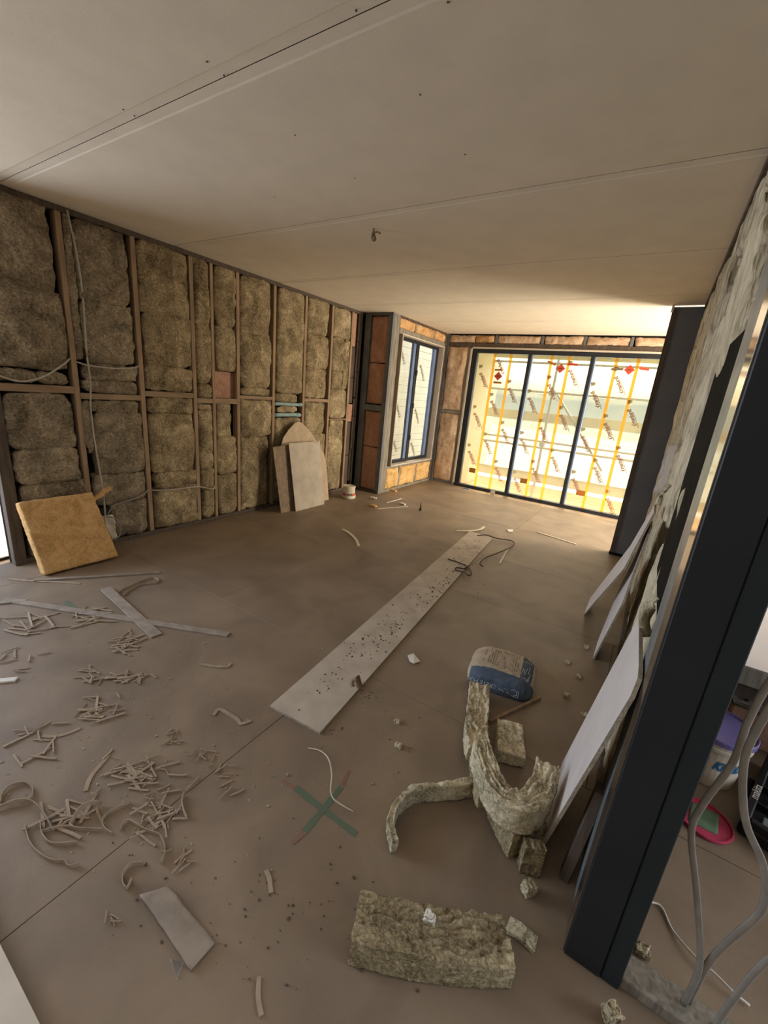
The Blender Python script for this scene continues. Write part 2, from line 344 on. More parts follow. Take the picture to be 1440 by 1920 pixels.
B = [(1.24, 1.73, 2.29, 2.94, .05), (1.24, 1.75, 1.69, 2.33, .06), (1.5, 1.74, 1.575, 1.67, .02), (1.24, 1.5, 1.575, 1.68, .03), (1.24, 1.745, 1.016, 1.49, .02), (1.26, 1.755, .70, 1.03, .035), (1.27, 1.755, .05, .71, .02),
     (1.80, 1.865, 1.8, 2.93, .015), (1.87, 2.30, 2.31, 2.93, .04), (1.88, 2.335, 1.78, 2.32, .03), (1.86, 2.335, 1.63, 1.785, .02), (1.84, 2.33, 1.515, 1.635, .01), (1.80, 1.87, .95, 1.44, .03), (1.87, 2.31, 1.33, 1.445, .01), (1.875, 2.345, .72, 1.345, .035), (1.84, 2.335, .42, .725, .02), (1.93, 2.335, .05, .43, .045),
     (2.39, 2.91, 2.31, 2.94, .045), (2.42, 2.93, 1.81, 2.325, .02), (2.41, 2.92, 1.565, 1.815, .02), (2.42, 2.93, 1.32, 1.495, .03), (2.41, 2.925, .68, 1.335, .03), (2.44, 2.935, .5, .69, .035), (2.41, 2.935, .05, .51, .05),
     (2.975, 3.16, 2.3, 2.94, .03), (2.975, 3.165, 1.67, 2.305, .025), (2.985, 3.16, 1.51, 1.665, .03), (2.98, 3.16, 1.375, 1.445, .02), (2.975, 3.165, .66, 1.38, .03), (2.985, 3.165, .4, .665, .02), (2.99, 3.16, .05, .41, .04),
     (3.225, 3.51, 2.32, 2.94, .02), (3.235, 3.515, 1.825, 2.325, .01), (3.215, 3.44, 1.04, 1.445, .02), (3.215, 3.515, .57, 1.045, .02), (3.225, 3.515, .05, .575, .025),
     (3.57, 4.05, 2.29, 2.94, .035), (3.57, 4.075, 1.66, 2.3, .04), (3.58, 4.06, 1.565, 1.66, .02), (3.57, 4.095, 1.03, 1.51, .035), (3.57, 4.04, .05, 1.035, .03),
     (4.165, 4.67, 1.62, 2.94, .035), (4.15, 4.58, 1.5, 1.615, .01), (4.2, 4.58, 1.352, 1.442, -.015), (4.16, 4.67, .05, 1.28, .02),
     (4.75, 5.2, 2.47, 2.94, .025), (4.735, 5.23, 2.0, 2.475, .03), (4.73, 5.2, 1.57, 2.01, .025), (4.74, 5.21, 1.02, 1.51, .03), (4.735, 5.24, .05, 1.03, .02),
     (5.315, 5.74, 2.5, 2.94, .02), (5.31, 5.62, 2.0, 2.51, .03), (5.305, 5.6, 1.73, 2.01, .03), (5.305, 5.73, 1.27, 1.735, .02), (5.31, 5.72, .05, 1.24, .02), (5.62, 5.74, 1.74, 2.5, -.01)]
for y0, y1, z0, z1, bu in B:
    y1 -= rnd.uniform(0, .025) if y1 - y0 > .2 else 0
    batt(wall_left, (XL, y0, z0), UY, UZ, UX, y1 - y0, z1 - z0, .085, bu, 'wool' if y0 < 2.38 else 'wool2', .014 if y0 < 3 else .018, .017, 7, rag=.016, cornr=.035)
bar('back_panel', (XL - .094, 3.21, 1.51), (XL - .07, 3.518, 1.82), 'redbrown', wall_left)
for k, (z0, z1) in enumerate([(.05, .62), (.63, 1.2), (1.21, 1.5), (1.52, 1.93), (1.94, 2.42), (2.43, 2.93)]):
    bar('packing_board', (XL - .08, 5.80, z0), (XL - rnd.uniform(.004, .02), 5.90 + rnd.uniform(-.01, .03), z1), 'redbrown' if k in (2, 5) else 'stud_dark', wall_left)
    bar('packing_board', (XL - .08, 5.935, z0 + .1), (XL - rnd.uniform(.004, .02), 5.985, min(2.93, z1 + .1)), 'stud_dark', wall_left)
pp = empty('water_pipe', (XL, 4.41, 1.47), 'upper of two pale blue pipes crossing a bay of the stud wall', 'pipe', 'pale blue pipes in the stud wall')
tube('pipe', [(XL - .015, 4.14, 1.468), (XL - .013, 4.3, 1.47), (XL - .012, 4.5, 1.465), (XL - .015, 4.675, 1.468)], .024, 'pipe', pp, n=10); tube('pipe_collar', [(XL - .014, 4.62, 1.467), (XL - .014, 4.66, 1.467)], .029, 'pipe', pp, n=10)
pp = empty('water_pipe', (XL, 4.41, 1.32), 'lower of two pale blue pipes crossing a bay of the stud wall', 'pipe', 'pale blue pipes in the stud wall')
tube('pipe', [(XL - .015, 4.14, 1.318), (XL - .012, 4.5, 1.322), (XL - .015, 4.65, 1.315)], .028, 'pipe', pp, n=10); tube('pipe_collar', [(XL - .014, 4.56, 1.32), (XL - .014, 4.61, 1.318)], .034, 'pipe', pp, n=10)
X = XL + .055
def cab(label, pts, mat='cabled', r=.0075):
    o = tube('electrical_cable', pts, r, mat, None, pts[len(pts) // 2], 6, 6); return tag(o, label, 'cable')
cab('long pale cable running down the left wall from ceiling to socket box', [(XL + .02, 1.842, HC - .02), (X, 1.866, 2.628), (X + .01, 1.873, 2.303), (X, 1.863, 1.869), (X, 1.869, 1.618), (X - .02, 1.857, 1.358), (X, 1.856, 1.012), (X, 1.878, .645), (X, 1.88, .456), (X + .01, 1.87, .3), (X, 1.86, .08)])
cab('short drooping cable in the first bay beside the doorway', [(X, 1.17, 1.66), (X + .02, 1.234, 1.616), (X + .03, 1.363, 1.585), (X + .04, 1.512, 1.637), (X + .02, 1.668, 1.746), (XL, 1.75, 1.80)])
cab('short sagging cable in the second bay above the nogging', [(XL, 1.80, 1.775), (X, 1.882, 1.753), (X + .01, 2.084, 1.75), (X, 2.255, 1.769), (XL - .01, 2.34, 1.79)])
cab('grey cable curving up from socket box to the next stud', [(X, 1.90, .345), (X + .01, 1.971, .428), (X + .02, 2.155, .463), (X, 2.279, .502), (XL, 2.345, .52)], 'cable')
cab('low pale cable swagging across the third and fourth bays', [(XL, 2.385, .506), (X + .015, 2.562, .50), (X + .02, 2.822, .494), (X - .03, 2.945, .47), (X, 3.105, .426), (XL - .01, 3.17, .45)])
sb = empty('socket_box', (XL, 1.87, .36), 'black cable socket box clipped low on the stud wall', 'socket box')
bar('box', (XL - .02, 1.80, .33), (XL + .035, 1.94, .41), 'black', sb, .006); bar('rim', (XL + .034, 1.815, .342), (XL + .039, 1.925, .398), 'gap', sb, .002)
cc = empty('cable_coil', (XL + .05, 1.90, .06), 'pale looped end of cable hanging under the black socket box', 'cable')
tube('coil', [(X, 1.87, .33), (X + .02, 1.96, .29), (X + .02, 2.0, .2), (X + .02, 1.98, .10), (X + .01, 1.93, .07)], .007, 'cable', cc)
tube('coil_end', [(X, 1.85, .32), (X + .03, 1.86, .22), (X + .03, 1.90, .12), (X + .03, 1.90, .07)], .006, 'cabled', cc)
tag(link('plastic_bag_scrap', lump(lambda a, b, c: V3((XL + .015 + .02 * c, 1.85 + .12 * a, .06 + .26 * b)), (8, 14, 2), .02, 14, 77, 2), 'whitedirty', None, (XL + .03, 1.9, .06), True), 'crumpled off-white plastic scrap hanging below socket box', 'plastic scrap')

# ------------------------------------------------------------------ wall beside the alcove, facing the camera
wall_alcove = bar('wall_alcove', (XL - .16, D1 + .09, 0), (XB - .02, D1 + .12, HC), 'wrap', bev=0); tag(wall_alcove, kind='structure')
bar('steel_stud', (XL, D1 - .01, 0), (XL + .03, D1 + .09, HC), 'wrap', wall_alcove); bar('steel_stud', (XL + .03, D1, .04), (XL + .145, D1 + .09, HC - .04), 'bluesteel', wall_alcove)
bar('steel_stud', (XB - .085, D1, .04), (XB - .035, D1 + .09, HC - .04), 'bluesteel', wall_alcove); bar('corner_stud', (XB - .035, D1 - .012, 0), (XB + .004, D1 + .05, HC), 'slate', wall_alcove)
bar('track', (XL, D1 - .004, 0), (XB - .035, D1 + .09, .04), 'stud_dark', wall_alcove); bar('track', (XL, D1 - .004, HC - .04), (XB - .035, D1 + .09, HC), 'slate', wall_alcove)
for z0, z1 in [(.045, .80), (.81, 1.42), (1.55, 2.2), (2.21, 2.93)]:
    batt(wall_alcove, (XL + .15, D1 + .02, z0), UX, UZ, -UY, .34, z1 - z0, .05, .012, 'redbrown', .03, .004, 6, 'insulation_board')
bar('nogging', (XL + .145, D1 + .005, 1.43), (XB - .085, D1 + .08, 1.53), 'bluesteel', wall_alcove)

# ------------------------------------------------------------------ window wall (parallel to the left wall)
wall_win = empty('wall_window_side', kind='structure')
bar('sheathing', (XB - .14, 6.12, 0), (XB - .10, 6.42, HC), 'wrap', wall_win, 0); bar('sheathing', (XB - .14, 6.42, 0), (XB - .10, 8.2, .48), 'wrap', wall_win, 0); bar('sheathing', (XB - .14, 6.42, 2.74), (XB - .10, 8.2, HC), 'wrap', wall_win, 0)
bar('sheathing', (XB - .14, 8.10, .48), (XB - .10, 8.2, 2.74), 'wrap', wall_win, 0)
bar('stud', (XB - .09, 6.085, 0), (XB, 6.19, HC), 'greystud', wall_win); bar('stud', (XB - .09, 6.195, .0), (XB - .004, 6.30, HC), 'greystud', wall_win)
bar('stud', (XB - .09, 8.045, 0), (XB - .003, 8.13, HC), 'stud_dark', wall_win)
bar('bottom_plate', (XB - .09, 6.3, 0), (XB + .003, 8.045, .045), 'greystud', wall_win); bar('top_plate', (XB - .09, 6.3, HC - .03), (XB, 8.045, HC), 'stud_dark', wall_win)
bar('lintel', (XB - .09, 6.3, 2.705), (XB + .002, 8.045, 2.79), 'greystud', wall_win); bar('sill_plate', (XB - .09, 6.3, .425), (XB + .002, 8.045, .47), 'greystud', wall_win)
for y in (6.825, 7.55): bar('cripple_stud', (XB - .09, y, 2.79), (XB - .004, y + .045, HC - .03), 'greystud', wall_win)
for y in (6.745, 7.40): bar('cripple_stud', (XB - .09, y, .045), (XB - .004, y + .05, .425), 'greystud', wall_win)
for y0, y1 in [(6.31, 6.81), (6.875, 7.54), (7.6, 8.04)]: batt(wall_win, (XB, y0, 2.795), UY, UZ, UX, y1 - y0, .15, .08, .03, 'orange', .02, .012, 10)
for y0, y1 in [(6.305, 6.74), (6.80, 7.395), (7.455, 8.04)]: batt(wall_win, (XB, y0, .05), UY, UZ, UX, y1 - y0, .37, .08, .03, 'yellow', .02, .012, 8)
win = empty('window_1', kind='structure'); a0, a1, b0, b1 = 6.42, 8.02, .485, 2.70
xr = XB - .165
bar('reveal_board', (xr, a0 - .02, b1), (XB + .012, a1 + .02, b1 + .02), 'reveal', win); bar('reveal_board', (xr, a0 - .02, b0 - .02), (XB + .02, a1 + .02, b0), 'reveal', win)
bar('reveal_board', (xr, a0 - .02, b0), (XB + .012, a0, b1), 'reveal', win); bar('reveal_board', (xr, a1, b0), (XB + .012, a1 + .02, b1), 'reveal', win)
x0, x1 = XB - .16, XB - .10
bar('frame_rail', (x0, a0, b1 - .055), (x1, a1, b1), 'frame', win); bar('frame_rail', (x0, a0, b0), (x1, a1, b0 + .06), 'frame', win)
bar('frame_stile', (x0, a0, b0 + .06), (x1, a0 + .05, b1 - .055), 'frame', win); bar('frame_stile', (x0, a1 - .09, b0 + .06), (x1, a1, b1 - .055), 'frame', win)
bar('mullion', (x0, 7.10, b0 + .06), (x1 + .01, 7.20, b1 - .055), 'frame', win)
bar('sash_edge', (x0 + .005, 7.01, b0 + .06), (x1 - .005, 7.10, b1 - .055), 'sash', win); bar('sash_edge', (x0 + .005, 7.84, b0 + .06), (x1 - .005, 7.93, b1 - .055), 'sash', win)
for z in (.95, 1.55, 2.15):
    h = bar('window_catch', (x1 + .01, 7.14, z - .05), (x1 + .03, 7.19, z + .05), 'frame', win, .008)
WP = []
for p0, p1 in ((6.47, 7.01), (7.20, 7.84)): WP.append(bar('glass_pane', (x0 + .02, p0, b0 + .06), (x0 + .024, p1, b1 - .055), 'glass', win, 0))

# ------------------------------------------------------------------ far wall with the sliding door
wall_far = empty('wall_far', kind='structure')
bar('sheathing', (XB - .1, DF + .10, 0), (-3.36, DF + .14, HC), 'wrap', wall_far, 0); bar('sheathing', (-3.36, DF + .10, 2.75), (.6, DF + .14, HC), 'wrap', wall_far, 0); bar('sheathing', (-.12, DF + .10, 0), (.6, DF + .14, 2.75), 'wrap', wall_far, 0)
bar('stud', (XB - .003, DF - .004, 0), (XB + .05, DF + .09, HC), 'slate', wall_far); bar('stud', (-3.40, DF - .002, 0), (-3.345, DF + .09, 2.745), 'greystud', wall_far)
bar('lintel', (XB + .05, DF - .005, 2.745), (.55, DF + .09, 2.815), 'stud_dark', wall_far); bar('top_plate', (XB, DF, HC - .02), (.55, DF + .09, HC), 'wrap', wall_far)
bar('bottom_plate', (XB + .05, DF, 0), (-3.40, DF + .09, .045), 'slate', wall_far); bar('nogging', (XB + .05, DF - .004, 1.455), (-3.40, DF + .08, 1.515), 'greystud', wall_far)
batt(wall_far, (XB + .055, DF, 1.52), UX, UZ, -UY, .42, 1.22, .08, .03, 'pinktan', .022, .012, 7); batt(wall_far, (XB + .055, DF, .05), UX, UZ, -UY, .42, 1.40, .08, .03, 'pinktan', .022, .012, 7)
hx = [-3.81, -3.29, -2.90, -2.84, -2.06, -1.975, -1.35, -1.285, -.65, -.575, .1]
for a, b in [(-3.81, -3.295), (-3.275, -2.90), (-2.835, -2.06), (-1.98, -1.355), (-1.29, -.655), (-.575, .12)]: batt(wall_far, (a, DF, 2.82), UX, UZ, -UY, b - a, .135, .08, .025, 'orange' if a < -3.25 and a > -3.3 else 'pinktan', .02, .012, 10)
for x in (-2.895, -2.05, -1.35, -.65): bar('cripple_stud', (x + .005, DF - .003, 2.815), (x + .05, DF + .09, HC - .02), 'slate', wall_far)
door = empty('door_1', kind='structure'); dx0, dx1, dz1 = -3.285, -.02, 2.715
bar('reveal_board', (dx0 - .06, DF - .02, 0), (dx0 - .02, DF + .10, dz1 + .03), 'reveal', door); bar('reveal_board', (dx0 - .06, DF - .02, dz1), (dx1, DF + .10, dz1 + .03), 'reveal', door)
f0, f1 = DF - .01, DF + .085
bar('frame_rail', (dx0 - .02, f0, dz1 - .075), (dx1, f1, dz1), 'frame', door); bar('door_track', (dx0 - .02, f0 - .03, 0), (dx1, f1, .06), 'frame', door); bar('frame_stile', (dx0 - .02, f0, .06), (dx0 + .09, f1, dz1 - .075), 'frame', door); bar('frame_stile', (dx1 - .09, f0, .06), (dx1, f1, dz1 - .075), 'frame', door)
for x in (-2.187, -1.14):
    bar('mullion', (x - .033, f0 - .006, .06), (x + .025, f1, dz1 - .075), 'frame', door); bar('sash_edge', (x + .025, f0 + .02, .06), (x + .045, f1 - .01, dz1 - .075), 'sash', door)
YP = DF + .035; PANES = []
for a, b in ((-3.195, -2.22), (-2.142, -1.173), (-1.095, -.11)): PANES.append(bar('glass_pane', (a, YP, .06), (b, YP + .004, dz1 - .075), 'film', door, 0))
def plate(name, pts, mat, parent, t=.0006, mi=None):
    """thin flat print facing -y on the glass; pts (x,z)"""
    n = len(pts); vs = [(x, YP - .0005, z) for x, z in pts] + [(x, YP - .0005 - t, z) for x, z in pts]
    return link(name, pyd(vs, [tuple(range(n))[::-1], tuple(range(n, 2 * n))] + [(i, (i + 1) % n, (i + 1) % n + n, i + n) for i in range(n)]), mat, parent)
for k, xs in enumerate([(-2.857, -2.547), (-1.813, -1.52), (-.78, -.467)]):
    for x in xs: plate('tape_strip', [(x - .024, .06), (x + .024, .06), (x + .024, dz1 - .075), (x - .024, dz1 - .075)], 'tape', PANES[k])
# mirrored lettering of the film: start of word, runs down to the right
def bmf(me, bm, mi, Mx):
    n0 = len(bm.faces); nv = len(bm.verts); bm.from_mesh(me); bm.verts.ensure_lookup_table(); bm.faces.ensure_lookup_table()
    bmesh.ops.transform(bm, matrix=Mx, verts=bm.verts[nv:])
    for f in bm.faces[n0:]: f.material_index = mi
bm = bmesh.new()
bmf(text_mesh("Bradnam's", .082, bold=.0035), bm, 0, Matrix.Diagonal((.86, -1, 1, 1)))
bmf(text_mesh("Windows & Doors", .038, bold=.001), bm, 0, Matrix.Translation((.06, .026, 0)) @ Matrix.Diagonal((.95, -1, 1, 1)))
lv = [bm.verts.new(q) for q in [(-.155, .0, 0), (-.085, -.02, 0), (-.085, .052, 0), (-.125, .062, 0)]]; bm.faces.new(lv).material_index = 1
bm.normal_update(); LET = bm_mesh(bm); LET.name = 'printed_lettering'; LET.materials.append(MT['fprint']); LET.materials.append(MT['flogo'])
RL = Matrix(((1, 0, 0, 0), (0, 0, 1, 0), (0, 1, 0, 0), (0, 0, 0, 1)))   # x,y of the print -> x,z of the glass
LAT = []
for k, (pl, c0, z0) in enumerate([(0, -3.075, 1.525), (1, -2.065, 1.14), (2, -1.022, 1.335)]):
    for ci in range(3):
        for r in range(-3, 4):
            x = c0 + ci * .305; z = z0 + ci * .262 + r * .765; lo, hi = PANES[pl].bound_box[0][0], PANES[pl].bound_box[6][0]
            if z > 2.62 or z < .32: continue
            if x < lo + .06: x = lo + .06
            o = bpy.data.objects.new('printed_lettering', LET); C.objects.link(o); o.parent = PANES[pl]
            o.matrix_local = Matrix.Translation((x, YP - .0012, z)) @ Matrix.Rotation(math.radians(61), 4, 'Y') @ RL
def rot_rect(cx, cz, a, b, ang): 
    c, s = math.cos(ang), math.sin(ang); return [(cx + p * c - q * s, cz + p * s + q * c) for p, q in rect(a, b)]
for k, cx, cz in [(0, -2.733, 2.238), (1, -1.635, 2.433), (2, -.567, 2.464)]:
    d = plate('warning_sticker', rot_rect(cx, cz, .115, .115, math.radians(45)), 'red', PANES[k], .0012)
    bar('sticker_print', (cx - .03, YP - .0024, cz - .01), (cx + .03, YP - .0019, cz + .01), 'maroon', PANES[k], 0)
for k, cx, cz, a, b, ang, mt in [(0, -2.745, 2.351, .15, .034, 0, 'brownsticker'), (0, -2.729, 2.121, .16, .036, 0, 'brownsticker'), (1, -1.80, 2.514, .16, .036, -.35, 'brownsticker'), (1, -1.447, 2.508, .17, .04, 0, 'red'), (2, -.745, 2.465, .18, .04, .05, 'olive'), (2, -.36, 2.49, .14, .045, -.1, 'red'),
                              (0, -2.962, .367, .135, .095, 0, 'brownsticker'), (1, -1.902, .346, .135, .095, 0, 'brownsticker'), (2, -.864, .322, .15, .095, 0, 'brownsticker')]:
    plate('sticker', rot_rect(cx, cz, a, b, ang), mt, PANES[k], .0012)
for k, x0_, x1_ in [(0, -3.03, -2.40), (1, -2.0, -1.30), (2, -.86, -.24)]:
    bm = bmesh.new(); x = x0_; q = 0
    while x < x1_:
        wq = .13 if q % 2 == 0 else .035
        for (p, r, s, t) in [(x, 1.197, x + wq, 1.2), (x, 1.232, x + wq, 1.235), (x, 1.197, x + .003, 1.235), (x + wq - .003, 1.197, x + wq, 1.235)]: bm_box(bm, (p, YP - .0015, r), (s, YP - .0005, t))
        x += wq + .045; q += 1
    link('safety_dashes', bm_mesh(bm), 'inkgrey', PANES[k])
# lettering on the side window panes
bm = bmesh.new(); bmf(text_mesh("Bradnam's", .095, bold=.004), bm, 0, Matrix.Diagonal((.86, -1, 1, 1))); bmf(text_mesh("Windows & Doors", .04), bm, 0, Matrix.Translation((.06, .028, 0)) @ Matrix.Diagonal((.95, -1, 1, 1)))
LET2 = bm_mesh(bm); LET2.name = 'printed_lettering'; LET2.materials.append(MT['flogo'])
for k, y, z in [(0, 6.60, 2.55), (0, 6.62, 1.62), (0, 6.62, .98), (1, 7.40, 2.32), (1, 7.38, 1.50), (1, 7.36, .85)]:
    o = bpy.data.objects.new('printed_lettering', LET2); C.objects.link(o); o.parent = WP[k]
    o.matrix_local = Matrix.Translation((x0 + .0255, y, z)) @ Matrix.Rotation(math.pi / 2, 4, 'Z') @ Matrix.Rotation(math.radians(55), 4, 'Y') @ RL

# ------------------------------------------------------------------ right-hand return, right wall
wall_ret = bar('wall_return', (-.128, D2 + .004, .02), (.42, D2 + .06, HC - .02), 'slate', bev=.002); tag(wall_ret, kind='structure')
bar('corner_trim', (-.134, D2 - .006, .03), (-.085, D2 + .09, HC - .055), 'stud_dark', wall_ret, .004); bar('corner_bead', (-.083, D2 - .004, .03), (-.072, D2 + .01, HC - .02), 'slate', wall_ret, .003)
bar('bottom_plate', (-.14, D2 - .012, 0), (.3, D2 + .1, .03), 'wrap', wall_ret, .004); bar('edge_bead', (-.146, D2 - .03, HC - .075), (-.124, D2 + .02, HC), 'reveal', wall_ret, .003)
bar('joint_cover', (-.06, D2 - .001, 2.52), (.4, D2 + .006, 2.55), 'slate', wall_ret, .002)
wall_right = bar('wall_right', (.275, 1.325, 0), (.31, D2, HC), 'wrap', bev=0); tag(wall_right, kind='structure')
for k, (y, mt) in enumerate([(1.325, 'galv'), (2.02, 'stud'), (2.62, 'stud'), (3.22, 'stud'), (3.82, 'stud'), (4.42, 'stud'), (5.02, 'stud'), (5.62, 'stud')]):
    bar('stud', (.2 if k else .142, y, .04), (.275, y + (.045 if k else .198), HC - .045), mt, wall_right)
bar('bottom_plate', (.15, 1.525, 0), (.275, D2, .04), 'stud_dark', wall_right); bar('top_plate', (.15, 1.525, HC - .045), (.275, D2, HC), 'stud_dark', wall_right)
bar('foam_panel', (.166, 1.53, 1.05), (.25, 2.40, 2.07), 'wrap', wall_right, .004)
HOLES = [(1.50, 1.80, 1.02, 2.06), (1.75, 2.12, 1.22, 2.04), (2.1, 2.36, 1.5, 1.96), (2.3, 2.75, 2.12, 2.34), (2.2, 2.6, 1.16, 1.34), (2.55, 3.1, .95, 1.22), (2.25, 2.5, 2.52, 2.72), (1.95, 2.3, .45, .62), (3.2, 3.7, 1.6, 1.9), (2.8, 3.2, 2.3, 2.62), (1.88, 2.05, 2.2, 2.36)]
yy = 1.54
while yy < 5.85:
    wd = rnd.uniform(.10, .18); back = rnd.random() < .3
    if yy + wd > 5.9: wd = 5.9 - yy
    cut = sorted([(z0, z1) for a, b, z0, z1 in HOLES if yy + wd > a + .03 and yy < b - .03]) + [(2.93, 3)]
    z = .05
    for z0, z1 in cut:
        while z0 - z > .1:
            h = min(rnd.choice([.5, .8, 1.1]), z0 - z)
            if z0 - z - h < .12: h = z0 - z
            batt(wall_right, (.154 + rnd.uniform(-.008, .012) + (.02 if back else 0), yy, z), UY, UZ, -UX, wd, h - .004, .09, rnd.uniform(.004, .018), 'cream', .012 if yy < 3.4 else .03, .020, 9, aniso=(1, 2.6, .28), rag=.03)
            z += h
        z = max(z, z1)
    yy += wd + rnd.uniform(.008, .03)
def shred(label, pts, wd, mat='cream', tw=.8, grp=None, t=.006):
    pts = [V3(p) for p in pts]
    o = link('wool_shred', pyd(*sweep(cat(pts, 5), rect(wd, t), V3((.3, .2, 1)), tw)), mat, None, pts[0], True); return tag(o, label, 'wool shred', grp)
shred('curled cream wool tuft hanging loose from the right wall near its corner', [(.145, 2.95, 1.40), (.13, 2.93, 1.37), (.118, 2.92, 1.32), (.113, 2.90, 1.28)], .03)
shred('curled wool tuft bulging out of the right wall beside the dark post', [(.155, 1.80, 1.12), (.135, 1.79, 1.08), (.13, 1.77, 1.03), (.15, 1.75, .97)], .05)
pb = link('polythene_scrap', lump(lambda a, b, c: V3((.11 + .04 * a + .004 * c, 3.5 + .25 * a, 1.26 + .33 * b)), (8, 14, 1), .03, 6, 5, 1), 'poly', None, (.12, 3.6, 1.26), True); tag(pb, 'torn clear polythene flap hanging from wool on the right wall', 'plastic sheet')

# dark steel column at the near corner
col = empty('steel_column', (.22, 1.28, 0), 'tall dark navy steel column in the right foreground', 'column')
bar('front_face', (.143, 1.206, .002), (.252, 1.322, HC - .001), 'navy', col, .003); bar('side_plate', (.255, 1.209, .002), (.308, 1.322, HC - .001), 'darkgreen', col, .003)
bar('polished_edge', (.139, 1.214, .002), (.1428, 1.321, HC - .001), 'gloss', col, .0006); bar('joint', (.2515, 1.215, .002), (.2555, 1.32, HC - .001), 'gap', col, 0)
wall_part = empty('wall_partition', kind='structure')
bar('bottom_plate', (.309, 1.222, 0), (5.0, 1.312, .045), 'greystud', wall_part, .004); bar('top_plate', (.309, 1.222, HC - .045), (5.0, 1.312, HC), 'greystud', wall_part, .004)

# ------------------------------------------------------------------ leaning plasterboard pieces
def sheet(name, label, face, nrm, t, mats, cat_, grp=None):
    """flat offcut: face polygon in world, thickness t away from the viewer along -nrm, paper face and gypsum edge"""
    n = len(face); nrm = V3(nrm).normalized(); face = [V3(p) for p in face]
    if (face[1] - face[0]).cross(face[2] - face[1]).dot(nrm) < 0: face = face[::-1]
    vs = face + [p - nrm * t for p in face]
    me = pyd(vs, [tuple(range(n)), tuple(range(n, 2 * n))[::-1]] + [((i + 1) % n, i, i + n, (i + 1) % n + n) for i in range(n)])
    z = min(v.z for v in vs); c = sum((V3(v) for v in vs), V3()) / len(vs)
    root = empty(name, (c.x, c.y, z), label, cat_, grp)
    fm = pyd([p + nrm * .0006 for p in face] + [p - nrm * .0012 for p in face], [tuple(range(n)), tuple(range(n, 2 * n))[::-1]] + [((i + 1) % n, i, i + n, (i + 1) % n + n) for i in range(n)])
    link('gypsum_core', me, mats[1], root); link('face_paper', fm, mats[0], root); return root
def pl(a, z0x, z1x, z1): return [(z0x + (z1x - z0x) * z / z1, y, z) for y, z in a]
PB = 'plasterboard'
sheet('plasterboard_offcut', 'farther forked-looking white offcut leaning on the right wall, wider one', pl([(3.9, 0), (4.3, 0), (3.15, .93), (3.10, 1.24), (2.86, 1.24), (2.74, .89)], -.158, .108, 1.25), (-1, 0, .22), .011, ('board', 'core'), PB)
sheet('plasterboard_offcut', 'narrow white offcut leaning on the right wall, middle of three', pl([(3.18, 0), (3.46, 0), (3.45, .66), (3.05, 1.15), (2.85, 1.15), (2.60, .72)], .0, .112, 1.2), (-1, 0, .1), .011, ('board', 'core'), PB)
sheet('plasterboard_offcut', 'large white offcut leaning on the right wall next to the dark column', pl([(1.50, 0), (2.03, 0), (1.885, .99), (1.40, 1.03), (1.33, 1.03), (1.30, .98)], -.012, .121, 1.0), (-1, 0, .13), .012, ('board', 'core'), PB)
# by the left wall
def pl2(a, x0_, x1_, z1): return [(x0_ + (x1_ - x0_) * z / z1, y, z) for y, z in a]
arch = [(4.12, 0), (5.08, 0)] + [(5.08 - .02 * k, .55 + .09 * k) for k in range(3)] + [(4.98, .80), (4.86, .98), (4.72, 1.12), (4.60, 1.21), (4.52, 1.235), (4.44, 1.21), (4.32, 1.13), (4.20, 1.02), (4.14, .90), (4.12, .7)]
sheet('plasterboard_offcut', 'tan board with a pointed arch top leaning behind two other boards', pl2(arch, XL + .27, XL + .085, 1.235), (1, 0, .15), .010, ('board_tan', 'core'), PB)
sheet('plasterboard_offcut', 'darker tan upright board leaning at the left of the arch-topped one', pl2([(3.99, 0), (4.34, 0), (4.34, .93), (3.95, .91)], XL + .325, XL + .18, .92), (1, 0, .2), .010, ('board_dark', 'core'), PB)
sheet('plasterboard_offcut', 'pale rectangular board standing in front of the arch-topped one', pl2([(4.20, 0), (4.82, .0), (4.85, .95), (4.20, .955)], XL + .40, XL + .225, .95), (1, 0, .24), .010, ('board_dusty', 'core'), PB)

# golden wool slab leaning by the doorway
def fb(a, b, c):
    p0, p1, p2 = V3((-4.045, 1.23, .02)), V3((-4.03, 1.80, .03)), V3((-4.245, 1.185, .625))
    p0b = p0 + (p1 - p0) * a; n = (p1 - p0).cross(p2 - p0).normalized()
    if n.x < 0: n = -n
    return p0b + (p2 - p0) * b + V3((0, -.035, 0)) * b * a - n * .13 * (1 - c)
gb = empty('insulation_slab', (-4.1, 1.5, .0), 'golden square insulation slab leaning against the stud wall by the doorway', 'insulation')
link('slab', lump(fb, (36, 38, 4), .007, 14, 3, 1), 'golden', gb, None, True)
shp = [(-4.235, 1.70, .56), (-4.232, 1.78, .59), (-4.235, 1.84, .635), (-4.237, 1.885, .645)]
link('torn_flap', pyd(*sweep(cat(shp, 4), rect(.055, .012), V3((.2, 0, 1)), .4)), 'golden', gb, None, True)

